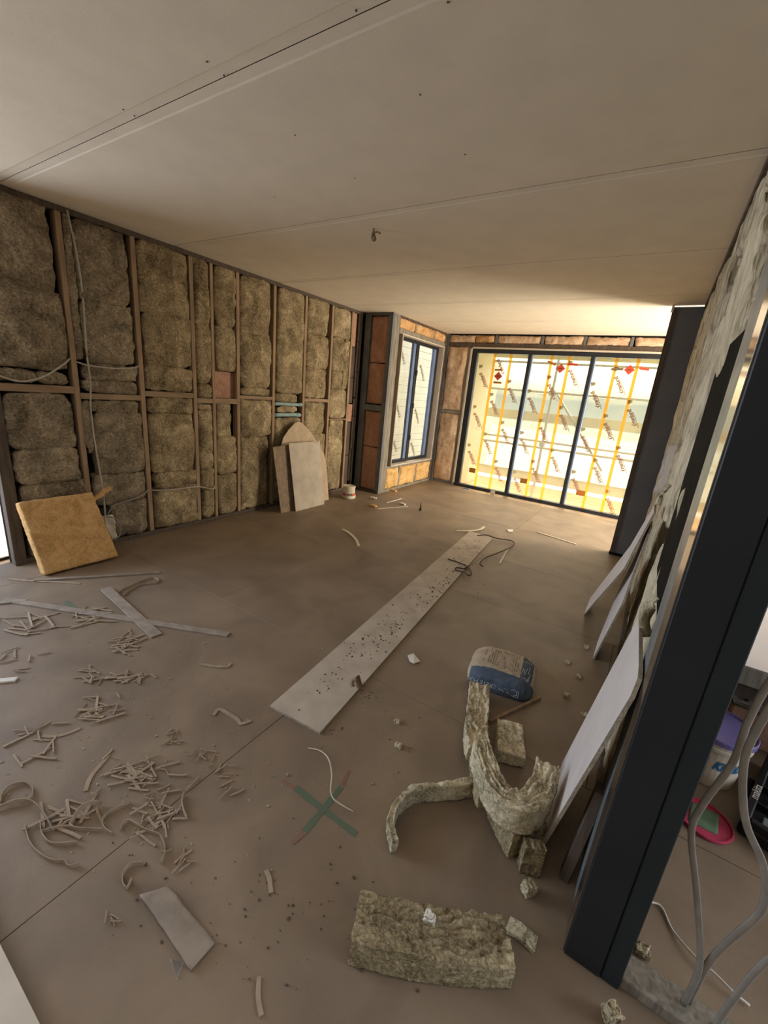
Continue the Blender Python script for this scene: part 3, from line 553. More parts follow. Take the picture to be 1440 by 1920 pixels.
# tub by the alcove
tb = empty('plaster_tub', (-4.05, 5.44, 0), 'small white tub with red label blocks by the left wall corner', 'tub')
prof = [(.085, 0), (.112, .004), (.118, .02), (.116, .05), (.108, .07), (.105, .075), (.100, .16), (.101, .185), (.104, .19), (.105, .205), (.099, .207), (.096, .19), (.09, .03), (0, .03)]
lathe('tub', prof, 'whitedirty', tb, (-4.05, 5.44, 0)); lathe('lid_rim', [(.1045, .188), (.1075, .19), (.108, .204), (.105, .208), (.09, .2), (0, .2)], 'whitedirty', tb, (-4.05, 5.44, 0))
def wrap_patch(name, c, r, th0, th1, z0, z1, mat, parent, n=8, t=.0015):
    vs, fs = [], []
    for i in range(n + 1):
        th = th0 + (th1 - th0) * i / n
        for z in (z0, z1):
            for rr in (r, r + t): vs.append((c[0] + rr * math.cos(th), c[1] + rr * math.sin(th), z))
    for i in range(n):
        a = i * 4; b = a + 4; fs += [(a + 1, b + 1, b + 3, a + 3), (a, a + 2, b + 2, b), (a, b, b + 1, a + 1), (a + 2, a + 3, b + 3, b + 2)]
    fs += [(0, 1, 3, 2), (n * 4, n * 4 + 2, n * 4 + 3, n * 4 + 1)]
    return link(name, pyd(vs, fs), mat, parent)
th = math.atan2(-5.44, 4.05)
for a, b, mt in [(-1.0, -.45, 'pink'), (-.3, .35, 'inkgrey'), (.5, 1.05, 'red')]: wrap_patch('label_block', (-4.05, 5.44, 0), .1165, th + a, th + b, .06, .098, mt, tb)

# ------------------------------------------------------------------ long board on the floor and crumbs on it
P4 = [(-1.47, 1.367), (-1.123, 1.399), (-1.497, 5.312), (-1.835, 5.325)]
sheet('plasterboard_strip', 'long white plasterboard strip lying across the middle of the floor', [(x, y, .0135) for x, y in P4], (0, 0, 1), .013, ('board_dusty', 'core'), PB)
def crumbs(name, label, spots, mat, smin, smax, catg=None):
    bm = bmesh.new()
    for x, y, z in spots:
        s = rnd.uniform(smin, smax) * (rnd.random() ** 1.5 + .35)
        r = bm_box(bm, (-s, -s * rnd.uniform(.3, 1), 0), (s, s * rnd.uniform(.3, 1), s * rnd.uniform(.5, 1.0)))
        for v in r: v.co += V3((rnd.uniform(-.3, .3) * s, rnd.uniform(-.3, .3) * s, 0))
        bmesh.ops.transform(bm, matrix=Matrix.Translation((x, y, z)) @ Matrix.Rotation(rnd.uniform(0, 6.3), 4, 'Z'), verts=r)
    o = link(name, bm_mesh(bm), mat); return tag(o, label, catg, None, 'stuff')
def onp(s, t):
    a, b, c, d = [V3((x, y, .0141)) for x, y in P4]; return a.lerp(b, t).lerp(d.lerp(c, t), s)
sp = []
for cs, ct, rs, rt, n in [(.62, .8, .12, .15, 70), (.5, .75, .1, .18, 60), (.30, .62, .05, .15, 60), (.22, .45, .06, .25, 70), (.10, .45, .06, .2, 40), (.85, .6, .1, .3, 60), (.5, .5, .4, .4, 120)]:
    for _ in range(n):
        s, t = rnd.gauss(cs, rs * .6), rnd.gauss(ct, rt * .6)
        if .01 < s < .99 and .03 < t < .97: sp.append(tuple(onp(s, t)))
crumbs('board_dust', 'dark crumbs and dust scattered along the long white board', sp, 'stud_dark', .002, .006)
sp = []
for cu_, cv, ru, rv, n in [(700, 1000, 330, 60, 160), (300, 1400, 300, 250, 330), (1100, 1250, 50, 50, 40), (700, 1350, 250, 200, 150), (850, 1050, 250, 60, 120), (500, 1700, 350, 150, 120), (680, 1300, 25, 20, 30), (620, 1375, 30, 15, 20), (1130, 1080, 40, 20, 20)]:
    for _ in range(n):
        q = F(rnd.gauss(cu_, ru * .5), rnd.gauss(cv, rv * .5))
        if XL + .1 < q.x < -.16 and .3 < q.y < 7.8 and not (1.33 < q.y < 5.34 and -1.475 - (q.y - 1.37) * .0925 < q.x < -1.115 - (q.y - 1.37) * .0955): sp.append((q.x, q.y, 0))
crumbs('plaster_crumbs', 'plaster crumbs scattered over the dusty floor', sp[: len(sp) * 2 // 3], 'core', .0015, .0045); crumbs('dirt_crumbs', 'small dark crumbs of dirt over the floor', sp[len(sp) * 2 // 3:], 'stud_dark', .0015, .0045)

# ------------------------------------------------------------------ battens and strips at left
def batten(label, p, q, wd, t, z=0, mat='batten', zq=None, grp=None, nm='timber_batten', ca='batten'):
    p, q = V3((p[0], p[1], z + t / 2)), V3((q[0], q[1], (z if zq is None else zq) + t / 2)); L = (q - p).length
    X_ = (q - p).normalized(); Yd = V3((0, 0, 1)).cross(X_).normalized(); Zd = X_.cross(Yd)
    R = Matrix((X_, Yd, Zd)).transposed().to_4x4(); R.translation = (p + q) / 2
    return tag(bar(nm, (-L / 2, -wd / 2, -t / 2), (L / 2, wd / 2, t / 2), mat, None, .0015, (p + q) / 2 - V3((0, 0, t / 2)), R), label, ca, grp)
batten('long grey batten running across the left floor below the golden slab', (-3.83, .89), (-2.22, 1.665), .055, .011)
batten('short grey batten lying crosswise on top of the long one', (-3.485, 1.435), (-2.573, 1.345), .075, .010, .0125, zq=.0005)
batten('thin straight batten lying in front of the golden slab', (-4.03, 1.14), (-3.478, 1.887), .028, .014)
batten('short batten end poking in beside the long batten', (-3.84, .79), (-3.70, .985), .04, .012)
batten('white metal strip end poking in at the left edge', (-2.80, .55), (-2.735, .625), .035, .012, mat='white', nm='metal_strip', ca='strip')
batten('slim white stick lying right of the long board near its far end', F(937, 1057), F(952, 1029), .022, .008, mat='whitedirty', nm='plaster_stick', ca='stick')
batten('slim pale stick lying near the dark return wall', F(1007, 998), F(1080, 1021), .024, .008, mat='whitedirty', nm='plaster_stick', ca='stick')
batten('short white stick by the side window, nearer the wall', F(725, 943), F(753, 935), .022, .006, mat='white', nm='plaster_stick', ca='stick')
batten('long white stick by the side window, nearer the camera', F(708, 954), F(765, 950), .022, .006, mat='whitedirty', nm='plaster_stick', ca='stick')

# ------------------------------------------------------------------ paper strips and litter
def strip(label, px, wd=.014, t=.003, grp=None, edge=0.0, mat='paper', lift=0.0, name='paper_strip', ca='paper strip', tw=0.):
    n = len(px); pts = []
    for i, (u, v) in enumerate(px):
        q = F(u, v); k = math.sin(math.pi * i / (n - 1)) if n > 1 else 0
        q.z = t * .6 + (wd * .5 if edge else 0) + lift * k; pts.append(q)
    pf = rect(t, wd) if edge else rect(wd, t)
    o = link(name, pyd(*sweep(cat(pts, 5), pf, twist=tw)), mat, None, (pts[0].x, pts[0].y, 0)); return tag(o, label, ca, grp)
GC = 'long curled paper strips'
strip('paper strip curled into an open ring at the left edge', [(2, 1508), (5, 1492), (20, 1477), (45, 1471), (61, 1481), (60, 1498), (45, 1508), (15, 1515), (-5, 1524)], .016, .003, GC, 1)
strip('broad paper strip arching down from beneath the paper ring', [(-5, 1520), (20, 1512), (45, 1510), (65, 1515), (85, 1535), (100, 1560)], .016, .003, GC, 1, lift=.02)
strip('paper strip hooking downward to a curled lower tip', [(47, 1550), (55, 1580), (70, 1600), (95, 1616), (120, 1618), (130, 1628), (150, 1623)], .016, .003, GC, 1)
strip('straight double paper strip crossing the tangle by the paper ring', [(78, 1562), (120, 1553), (150, 1557), (192, 1559)], .016, .003, GC, 1)
strip('paper strip bowing under the tangle by the paper ring', [(76, 1548), (80, 1568), (98, 1585), (145, 1583)], .016, .003, GC, 1)
strip('paper strip rising from tangle toward upper scraps', [(135, 1548), (150, 1528), (170, 1516), (192, 1510)], .022, .004, GC, 1, lift=.02)
strip('paper strip bent like a fish hook between the two tangles', [(246, 1505), (222, 1518), (200, 1530), (192, 1545), (198, 1558), (210, 1566)], .016, .003, GC, 1)
strip('paper strip with a double bend at middle of the litter', [(226, 1560), (232, 1546), (245, 1543), (275, 1560), (300, 1570), (310, 1595), (302, 1622)], .016, .003, GC, 1)
strip('small C-shaped curl of paper lying apart above the grey dusty offcut', [(268, 1622), (245, 1624), (231, 1642), (231, 1660), (238, 1668), (247, 1652)], .016, .003, GC, 1)
strip('paper strip bent upright at the right edge of the litter', [(345, 1492), (341, 1505), (345, 1525), (351, 1537)], .018, .004, GC, 1)
strip('straight long paper strip lying upper middle of the litter', [(160, 1484), (172, 1455), (205, 1416)], .018, .004, GC)
strip('bowed paper strip lying above the litter', [(80, 1380), (95, 1382), (120, 1378), (151, 1366)], .016, .004, GC)
strip('paper loop lying just beyond the thin straight batten', [(220, 1114), (232, 1105), (258, 1094), (285, 1085), (298, 1090), (285, 1096), (262, 1098), (240, 1110), (232, 1118)], .014, .003, GC, 1)
strip('long thin curved paper strip by the foot of the golden slab', [(15, 1086), (60, 1090), (110, 1092), (150, 1095)], .02, .005, GC)
strip('twisted paper twig with a forked end below the long board', [(375, 1246), (400, 1250), (425, 1251), (432, 1244)], .02, .005, GC)
strip('angled paper strip at right of the left litter', [(400, 1342), (410, 1331), (425, 1337), (445, 1350), (452, 1358), (470, 1352)], .018, .005, GC)
strip('thin pale wire bent in an S beside the green cross', [(578, 1403), (600, 1412), (615, 1430), (621, 1460), (619, 1490), (624, 1505), (640, 1514), (662, 1522)], .005, .003, None, 0, 'whitedirty', .03, 'bent_wire', 'wire')
strip('slim curved pale strip lying left of the foreground wool block', [(499, 1632), (505, 1648), (508, 1675)], .016, .004, GC)
strip('slim straight strip at the bottom edge of the picture', [(486, 1832), (484, 1870), (490, 1905)], .014, .004, GC)
strip('curved pale beading strip on the floor in mid room', [(642, 993), (655, 1000), (667, 1012), (673, 1025)], .035, .008, None, 0, 'whitedirty', 0, 'beading_strip', 'strip')
strip('curved pale strip lying at the far end of the long board', [(856, 996), (880, 997), (900, 994), (908, 988)], .035, .006, None, 0, 'whitedirty', .01, 'beading_strip', 'strip')
def cord(label, px, r=.006, z=.007, mat='stud_dark'):
    pts = [F(u, v, z) for u, v in px]; return tag(tube('packing_cord', pts, r, mat, None, (pts[0].x, pts[0].y, 0)), label, 'cord')
cord('dark cord looping off the far end of the long board', [(895, 1004), (912, 1003), (930, 1009), (955, 1013), (964, 1018), (958, 1026), (930, 1038), (908, 1047), (900, 1057), (906, 1062)], .007, .022)
cord('tangled dark cord lying over the long board', [(840, 1048), (858, 1054), (876, 1062), (884, 1075), (878, 1079), (868, 1072), (855, 1069), (856, 1064), (870, 1066), (880, 1060)], .007, .022)
# short strips in heaps
PROT = []
for k in range(7):
    L = 1.0; n = 6; bend = rnd.uniform(-.45, .45) * rnd.random(); pts = [V3((i / n - .5, bend * ((i / n - .5) ** 2 - .08), .012 * math.sin(i))) for i in range(n + 1)]
    me = pyd(*sweep(pts, rect(.1, .035))); me.name = 'paper_strip'; me.materials.append(MT['paper']); PROT.append(me)
HEAP = [(60, 1172, 55, 18, 18, .10, .22, 'left of the long batten'), (168, 1157, 35, 13, 16, .08, .18, 'beneath the long batten'), (240, 1212, 30, 16, 24, .06, .14, 'at the crossing of the two battens'), (173, 1266, 18, 13, 12, .05, .1, 'in a small loose star'), (240, 1272, 40, 10, 20, .05, .12, 'in a feather-like row'), (182, 1335, 42, 20, 24, .05, .13, 'in a ragged middle heap'), (60, 1390, 48, 35, 14, .05, .13, 'thinly spread near the bowed strip'), (40, 1240, 38, 25, 8, .04, .1, 'thinly spread near the white metal strip'), (318, 1380, 22, 16, 10, .03, .08, 'in a small patch below the battens'),
        (262, 1452, 62, 30, 46, .03, .11, 'in the wide heap of short pieces'), (300, 1530, 50, 34, 34, .03, .11, 'around the double-bent curl'), (128, 1535, 45, 22, 16, .06, .15, 'in the tangle beside the paper ring'), (345, 1612, 25, 14, 8, .03, .07, 'near the C-shaped curl'), (425, 1470, 14, 22, 6, .04, .08, 'in a stray pair of chips'), (390, 1425, 50, 20, 12, .02, .06, 'scattered below the angled strip'), (225, 1720, 20, 14, 4, .03, .05, 'beside the grey dusty offcut')]
for cu_, cv, ru, rv, n, l0, l1, where in HEAP:
    for _ in range(n):
        q = F(cu_ + rnd.gauss(0, ru * .55), cv + rnd.gauss(0, rv * .6))
        if q.x < XL + .3 or q.y < .25: continue
        o = bpy.data.objects.new('paper_strip', rnd.choice(PROT)); C.objects.link(o); L = rnd.uniform(l0, l1)
        o.scale = (L, min(L, .11) * rnd.uniform(.6, 1.25), .13); o.location = (q.x, q.y, .0035 + rnd.uniform(0, .006)); o.rotation_euler = (rnd.uniform(-.3, .3), 0, rnd.gauss(.8, .6) + (1.57 if rnd.random() < .2 else 0))
        tag(o, 'short grey-brown paper strip lying ' + where, 'paper strip', 'short paper strips ' + where)
# grey dusty offcut
g4 = [F(262, 1683), F(315, 1665), F(345, 1705), F(403, 1772), F(357, 1825), F(300, 1738)]
def fg(a, b, c):
    p = g4[0].lerp(g4[1], a).lerp(g4[4].lerp(g4[3], a), b); return V3((p.x, p.y, .002 + c * .012 + .012 * math.sin(b * 3) * (1 - abs(a - .5))))
tag(link('board_offcut', lump(fg, (8, 20, 1), .004, 14, 21, 0), 'batten', None, (-.97, .5, 0), True), 'grey dusty oblong board offcut lying in the left foreground', 'board offcut')
tag(link('tape_scrap', lump(lambda a, b, c: F(318, 1800).lerp(F(345, 1805), a).lerp(F(332, 1838), b) + V3((0, 0, .002 + .004 * c)), (5, 6, 1), .003, 20, 31, 0), 'poly', None, tuple(F(330, 1815)), True), 'small torn clear plastic scrap under the grey dusty offcut', 'plastic scrap')
# small things on the mid floor
sc = [F(764, 1230), F(775, 1228), F(788, 1241), F(776, 1247), F(768, 1241)]
tag(link('paper_scrap', pyd([p + V3((0, 0, .006 + .008 * (i % 2))) for i, p in enumerate(sc)] + [p + V3((0, 0, .002 + .008 * (i % 2))) for i, p in enumerate(sc)], [(0, 1, 2, 3, 4), (9, 8, 7, 6, 5)] + [(i, i + 5, (i + 1) % 5 + 5, (i + 1) % 5) for i in range(5)]), 'white', None, (sc[0].x, sc[0].y, 0)), 'torn white scrap lying right of the long board', 'paper scrap')
sc = [F(950, 994), F(962, 994), F(961, 999), F(953, 998)]
tag(link('plaster_chip', pyd([p + V3((0, 0, .012)) for p in sc] + [p for p in sc], [(0, 1, 2, 3), (7, 6, 5, 4)] + [(i, i + 4, (i + 1) % 4 + 4, (i + 1) % 4) for i in range(4)]), 'white', None, tuple(sc[0])), 'white plaster chip on the floor before the sliding door', 'chip')
pr = empty('paper_peel', tuple(F(672, 1292)), 'brown peel of torn paper standing curled on the long board edge', 'paper scrap'); b0_ = F(672, 1292)
tube_pts = lambda o, L: [o + V3(p) for p in L]
link('peel', pyd(*sweep(cat(tube_pts(b0_, [(.015, -.008, .014), (.004, 0, .03), (-.01, .006, .055), (-.022, .012, .08)]), 4), rect(.034, .003), V3((.4, -1, .2)), 1.2)), 'paper_d', pr, None, True); link('curl', pyd(*sweep(cat(tube_pts(b0_, [(-.03, -.02, .0145), (-.05, -.005, .024), (-.052, .014, .034), (-.036, .024, .036)]), 4), rect(.026, .003), V3((0, 0, 1)), .3)), 'paper', pr, None, True)
q = F(788, 957)
nz = lathe('sealant_nozzle', [(.02, 0), (.02, .012), (.017, .02), (.015, .05), (.010, .055), (.004, .13), (0, .132)], 'black', None, (q.x, q.y, 0), 12); tag(nz, 'black tapered nozzle standing upright on the far floor', 'nozzle')
q = F(874, 917); bs = bar('blue_scrap', (q.x - .07, q.y - .02, 0), (q.x + .05, q.y + .025, .014), 'blue', None, .005, (q.x, q.y, 0)); tag(bs, 'blue plastic scrap on the floor at the sliding door track', 'plastic scrap')
q = F(923, 927); bs = bar('card_scrap', (q.x - .045, q.y - .004, 0), (q.x + .045, q.y + .004, .075), 'reveal', None, .002, (q.x, q.y, 0), None); tag(bs, 'small square card scrap propped against the sliding door track', 'card')
for i, (u, v) in enumerate([(700, 950), (755, 946), (700, 935), (738, 921)]):
    q = F(u, v); tag(link('wool_scrap', lump(lambda a, b, c: V3((q.x + (a - .5) * .10, q.y + (b - .5) * .045, c * .022)), (20, 14, 6), .016, 26, i + 50, 1), 'yellow' if i < 1 or i > 2 else 'white', None, (q.x, q.y, 0), True), ['yellow wool scrap below the side window, near the alcove corner', 'white scrap beside the long white stick', 'pale scrap by the short white stick', 'yellow wool scrap fallen under the side window sill'][i], 'wool scrap')
# green cross and other marks sprayed on the floor
MZ = [.0004]
def mark(p, q, wd, mat):
    MZ[0] += .0002
    p, q = V3((p.x, p.y, 0)), V3((q.x, q.y, 0)); d = (q - p).normalized(); s = V3((-d.y, d.x, 0)) * wd / 2; n = 10; vs = []
    for i in range(n + 1):
        c = p.lerp(q, i / n); e = rnd.uniform(.8, 1.15); vs += [c - s * e + V3((0, 0, MZ[0])), c + s * e + V3((0, 0, MZ[0]))]
    link('painted_mark', pyd(vs, [(2 * i, 2 * i + 2, 2 * i + 3, 2 * i + 1) for i in range(n)]), mat, floor)
gp, tt, pq = new_mat('faded_green_spray'); nn = tt.nodes.new('ShaderNodeTexNoise'); nn.inputs['Scale'].default_value = 60; rr = tt.nodes.new('ShaderNodeValToRGB'); rr.color_ramp.elements[0].color = srgb(78, 106, 82); rr.color_ramp.elements[1].color = srgb(112, 100, 84)
rr.color_ramp.elements[0].position = .42; rr.color_ramp.elements[1].position = .68; tt.links.new(nn.outputs['Fac'], rr.inputs[0]); tt.links.new(rr.outputs[0], pq.inputs['Base Color']); pq.inputs['Roughness'].default_value = .9; MT['greenspray'] = gp
mark(F(555, 1478), F(668, 1565), .03, 'greenspray'); mark(F(571, 1560), F(640, 1476), .028, 'greenspray'); mark(F(122, 1127), F(142, 1142), .03, 'greenspray')
mark(F(530, 1463), F(553, 1477), .015, 'redpaint'); mark(F(640, 1474), F(655, 1445), .015, 'redpaint'); mark(F(548, 1582), F(569, 1562), .018, 'redpaint')

# ------------------------------------------------------------------ sack
sx, sy = -.487, 2.50; sk = empty('cement_sack', (sx, sy, 0), 'blue and tan paper sack lying on the floor behind wool scraps', 'sack')
SR = Matrix.Translation((sx, sy, 0)) @ Matrix.Rotation(math.radians(9), 4, 'Z')
SL, SW, SH = .40, .36, .135
def fs_(a, b, c):
    x, y = (a - .5) * 2, (b - .5) * 2; k = 1 - .16 * abs(x) ** 5; l = 1 - .10 * abs(y) ** 5
    z = c * SH * (1 - .28 * abs(x) ** 4) * (1 - .25 * abs(y) ** 4) + .001
    bul = 1 + .06 * math.sin(math.pi * c)
    return SR @ V3((x * SL / 2 * l * bul, y * SW / 2 * k * bul, z))
me = lump(fs_, (60, 54, 16), .006, 12, 8, 2); inv = SR.inverted()
so = link('paper_body', me, ['bagtan', 'bagblue'], sk, None, True)
for p in so.data.polygons:
    c = inv @ (p.center + OFF['cement_sack']); p.material_index = 1 if ((c.y < -.115 and c.x > -.19) or (c.x > .115 and c.z > .0 and c.x < .185)) else 0
def top_z(x, y): return SH * (1 - .28 * abs(2 * x / SL) ** 4) * (1 - .25 * abs(2 * y / SW) ** 4) * .965 + .006
bm = bmesh.new()
for k in range(13):
    x = -.10 + k * .0155; y = -.085 + rnd.uniform(0, .02)
    while y < .11:
        l = rnd.uniform(.012, .05); bm_box(bm, (x, y, top_z(x, y)), (x + .005, min(.125, y + l), top_z(x, y) + .0008)); y += l + .008
for y in (.02, .045, .07): bmesh.ops.create_circle(bm, cap_ends=True, segments=10, radius=.007, matrix=Matrix.Translation((-.125, y, top_z(-.12, y) + .001)))
bm_box(bm, (-.13, -.06, top_z(-.13, -.05)), (-.122, -.02, top_z(-.13, -.05) + .001)); bm_box(bm, (-.122, -.026, top_z(-.13, -.05)), (-.10, -.02, top_z(-.13, -.05) + .001))
bm.transform(SR); link('small_print', bm_mesh(bm), 'inkgrey', sk)
for k in range(12):
    x0_, y0_ = rnd.uniform(.10, .16), rnd.uniform(-.13, .12); an = rnd.choice([0, .2, 1.5, 1.4, 1.7, .9]); l = rnd.uniform(.04, .1)
    pts = [V3((x0_ + math.cos(an) * l * t, y0_ + math.sin(an) * l * t, 0)) for t in (0, .33, .66, 1)]
    pts = [V3((p.x, p.y, top_z(p.x, max(-.17, p.y)) + .002)) for p in pts if p.x < .18 and p.y > -.16]
    if len(pts) > 1:
        me = pyd(*sweep(pts, rect(.0022, .001))); me.transform(SR); link('scratch_mark', me, 'scratch', sk)
me = text_mesh('CONCRETE MIX', .036)
me.transform(SR @ Matrix.Translation((.075, -SW / 2 - .0095, .072)) @ Matrix.Rotation(math.radians(84), 4, 'X') @ Matrix.Rotation(math.pi, 4, 'Z')); link('brand_lettering', me, 'scratch', sk)
bm = bmesh.new()
for r0, r1 in ((.010, .015),):
    for i in range(16):
        a, b = 2 * math.pi * i / 16, 2 * math.pi * (i + 1) / 16; bm.faces.new([bm.verts.new((r0 * math.cos(a), r0 * math.sin(a), 0)), bm.verts.new((r1 * math.cos(a), r1 * math.sin(a), 0)), bm.verts.new((r1 * math.cos(b), r1 * math.sin(b), 0)), bm.verts.new((r0 * math.cos(b), r0 * math.sin(b), 0))])
for a, b, c, d in [(-.022, -.022, .022, -.019), (-.022, .019, .022, .022), (-.022, -.022, -.019, .022), (.019, -.022, .022, .022)]: bm.faces.new([bm.verts.new(p) for p in ((a, b, 0), (c, b, 0), (c, d, 0), (a, d, 0))])
bm.transform(SR @ Matrix.Translation((.103, -SW / 2 - .0095, .058)) @ Matrix.Rotation(math.radians(84), 4, 'X')); link('logo_ring', bm_mesh(bm), 'scratch', sk)
batten('thin brown batten lying between the sack and the wool scraps', F(918, 1355), F(1012, 1310), .018, .018, mat='stud')

# ------------------------------------------------------------------ wool scraps heap, foreground block
def slab_path(name, label, pts, wd, ht, mat, n=(40, 6, 8), amp=.010, fr=14, seed=0, aniso=(1, 1, 1), ca='wool scrap', up=V3((0, 0, 1)), layers=6, depth=.012):
    """block swept along a path: wd across, ht upward from the path points (their z is the underside)"""
    path = cat([V3(p) for p in pts], 8); m_ = len(path) - 1; LL = sum((path[i + 1] - path[i]).length for i in range(m_)) * 4
    def f(a, b, c):
        t = a * m_; i = min(int(t), m_ - 1); p = path[i].lerp(path[i + 1], t - i)
        d = path[min(i + 2, m_)] - path[max(i - 1, 0)]; s = V3((d.y, -d.x, 0)); s = s.normalized() if s.length > 1e-6 else V3((1, 0, 0))
        W = wd(a) if callable(wd) else wd; Hh = ht(a) if callable(ht) else ht
        if layers:
            e = abs(noise.noise(V3((a * 1.3 * LL, b * layers + 1.2 * noise.noise(V3((a * 4 * LL, b * 2, seed))), seed * 1.7)))); e2 = noise.noise(V3((a * 4 * LL, b * layers * 2.4 + 1.6 * noise.noise(V3((a * 9 * LL, b * 3, seed + 5))), seed)))
            k = min(1, max(0, (c - .5) * 2)); Hh += k * (depth * (e * 2 - .7) + depth * .5 * e2)
        return p + s * (b - .5) * W + up * c * Hh
    me = lump(f, n, amp, fr, seed, 1, False, aniso); zmin = min(v.co.z for v in me.vertices); c = sum((v.co for v in me.vertices), V3()) / len(me.vertices)
    me.transform(Matrix.Translation((0, 0, max(0, .001 - zmin) if zmin < .001 else 0)))
    return tag(link(name, me, mat, None, (c.x, c.y, max(0.0, min(p[2] for p in pts))), True), label, ca)
slab_path('wool_strip', 'long cream wool strip running from the sack down into the heap', [(-.55, 2.225, .02), (-.50, 2.08, .01), (-.455, 1.92, .02), (-.41, 1.78, .06), (-.35, 1.66, .10)], .125, .085, 'creamcut', (90, 30, 10), .008, 22, 1, (1, .6, 1), layers=5, depth=.014)
slab_path('wool_slab', 'short thick wool slab lying behind the folded wool roll', [(-.31, 2.065, .0), (-.275, 1.96, .0), (-.235, 1.84, .0)], .14, .075, 'creamcut', (44, 30, 9), .006, 24, 2, (1, .6, 1), layers=5, depth=.009)
slab_path('wool_roll', 'cream wool strip folded into a hook standing on the heap', [(-.345, 1.60, .17), (-.29, 1.52, .165), (-.22, 1.44, .16), (-.155, 1.41, .16), (-.095, 1.43, .16), (-.062, 1.50, .16), (-.052, 1.60, .16), (-.062, 1.675, .16)], lambda a: .07 + .03 * min(1, a * 1.6), .13, 'creamcut', (120, 30, 14), .007, 24, 4, (1, 1, 1), layers=5, depth=.016)
slab_path('wool_strip', 'shade-darkened wool block carrying the folded wool roll', [(-.18, 1.56, .0), (-.12, 1.50, .0), (-.05, 1.44, .0)], .17, .15, 'layered', (30, 26, 18), .009, 20, 6)  # darker wool colour stands in for the shade below the roll
slab_path('wool_strip', 'narrow upright wool strip under the right side of the folded roll', [(-.035, 1.42, .0), (-.015, 1.375, .0)], .085, .15, 'layered', (12, 16, 20), .009, 22, 7)
slab_path('wool_strip', 'small pale wool cube in front of the wool heap', [(-.02, 1.325, .0), (.01, 1.30, .0)], .05, .055, 'creamcut', (14, 14, 14), .008, 30, 9)
slab_path('wool_strip', 'thin wool flap standing beside the long cream strip', [(-.455, 1.86, .03), (-.40, 1.72, .03), (-.335, 1.58, .04), (-.265, 1.46, .07)], .03, lambda a: .08 + .09 * a, 'layered', (36, 4, 8), .008, 14, 11)
slab_path('wool_strip', 'long thin wool strip snaking over the floor left of the heap', [(-.31, 1.60, .0), (-.36, 1.53, .0), (-.43, 1.465, .0), (-.50, 1.41, .0), (-.55, 1.34, .0), (-.568, 1.25, .0), (-.545, 1.18, .0), (-.49, 1.125, .0)], .032, lambda a: .10 - .02 * a, 'creamcut', (70, 5, 9), .008, 16, 13)
slab_path('wool_block', 'large layered wool block lying in the middle foreground', [(-.465, .82, .0), (-.32, .885, .0), (-.165, .97, .0), (-.02, 1.065, .0)], lambda a: .145, lambda a: .125 - .015 * a, 'layered', (120, 44, 18), .0045, 30, 15, (1, 1, 1.8), layers=7, depth=.014)
q = F(970, 1745); strip('narrow flattened wool tail beside the large foreground block', [(952, 1736), (975, 1755), (1003, 1776)], .05, .014, None, 0, 'creamcut', .012, 'wool_strip', 'wool scrap')
tag(link('wool_tuft', lump(lambda a, b, c: F(805, 1727, .145) + V3(((a - .5) * .035, (b - .5) * .02, c * .03)), (14, 12, 12), .014, 34, 61, 1), 'white', None, tuple(F(805, 1727, .145)), True), 'small white fluff tuft sitting on the large foreground wool block', 'wool tuft')
slab_path('wool_tuft', 'upright yellow wool tuft at the foot of the dark column', [(F(1128, 1915).x, F(1128, 1915).y, 0), (F(1155, 1918).x, F(1155, 1918).y, 0)], lambda a: .045, .075, 'creamcut', (14, 14, 20), .016, 24, 17, ca='wool tuft')
slab_path('wool_tuft', 'yellow wool scrap caught at the end of the partition plate', [(F(1175, 1780).x + .02, F(1175, 1780).y + .02, 0), (F(1205, 1800).x + .02, F(1205, 1800).y + .02, 0)], .04, .03, 'creamcut', (16, 12, 10), .014, 26, 19, ca='wool tuft')
for i, (u, v) in enumerate([(1085, 1270), (1065, 1243), (1100, 1215), (1062, 1305), (1095, 1340), (748, 1400), (745, 1355)]):
    q = F(u, v); tag(link('wool_scrap', lump(lambda a, b, c: V3((q.x + (a - .5) * .03, q.y + (b - .5) * .022, c * .016)), (9, 8, 5), .009, 40, i + 90, 1), 'creamcut', None, (q.x, q.y, 0), True), 'small pale wool flake on the bare floor near the sack', 'wool scrap', 'small wool flakes near the sack')
# offcut timbers behind the big offcut, by the column foot
R_ = Matrix.Translation((.10, 1.47, 0)) @ Matrix.Rotation(math.radians(4), 4, 'Y')
tag(bar('timber_offcut', (-.018, -.03, .003), (.018, .03, .47), 'stud_dark', None, .003, (.10, 1.47, 0), R_), 'short dark timber offcut standing behind the large white offcut', 'timber offcut')
light_block_back = bar('light_block_back', (-5.2, -3.5, 0), (5.2, -3.4, HC), 'wool', bev=0); tag(light_block_back, kind='structure')  # unseen wall added to cut the light from behind the camera
# ------------------------------------------------------------------ board stack in the bottom-left corner
for k in range(4):
    sheet('plasterboard_sheet', ['bottom', 'second', 'third', 'topmost'][k] + ' pale sheet of the stack in the near left corner', [(x, y, .0138 * (k + 1)) for x, y in [(-3.2, -1.1), (-.7, -1.1), (-.7, .153), (-3.2, .153)]], (0, 0, 1), .013, ('board_tan' if k < 3 else 'reveal', 'core'), PB, 'stacked plasterboard sheets')

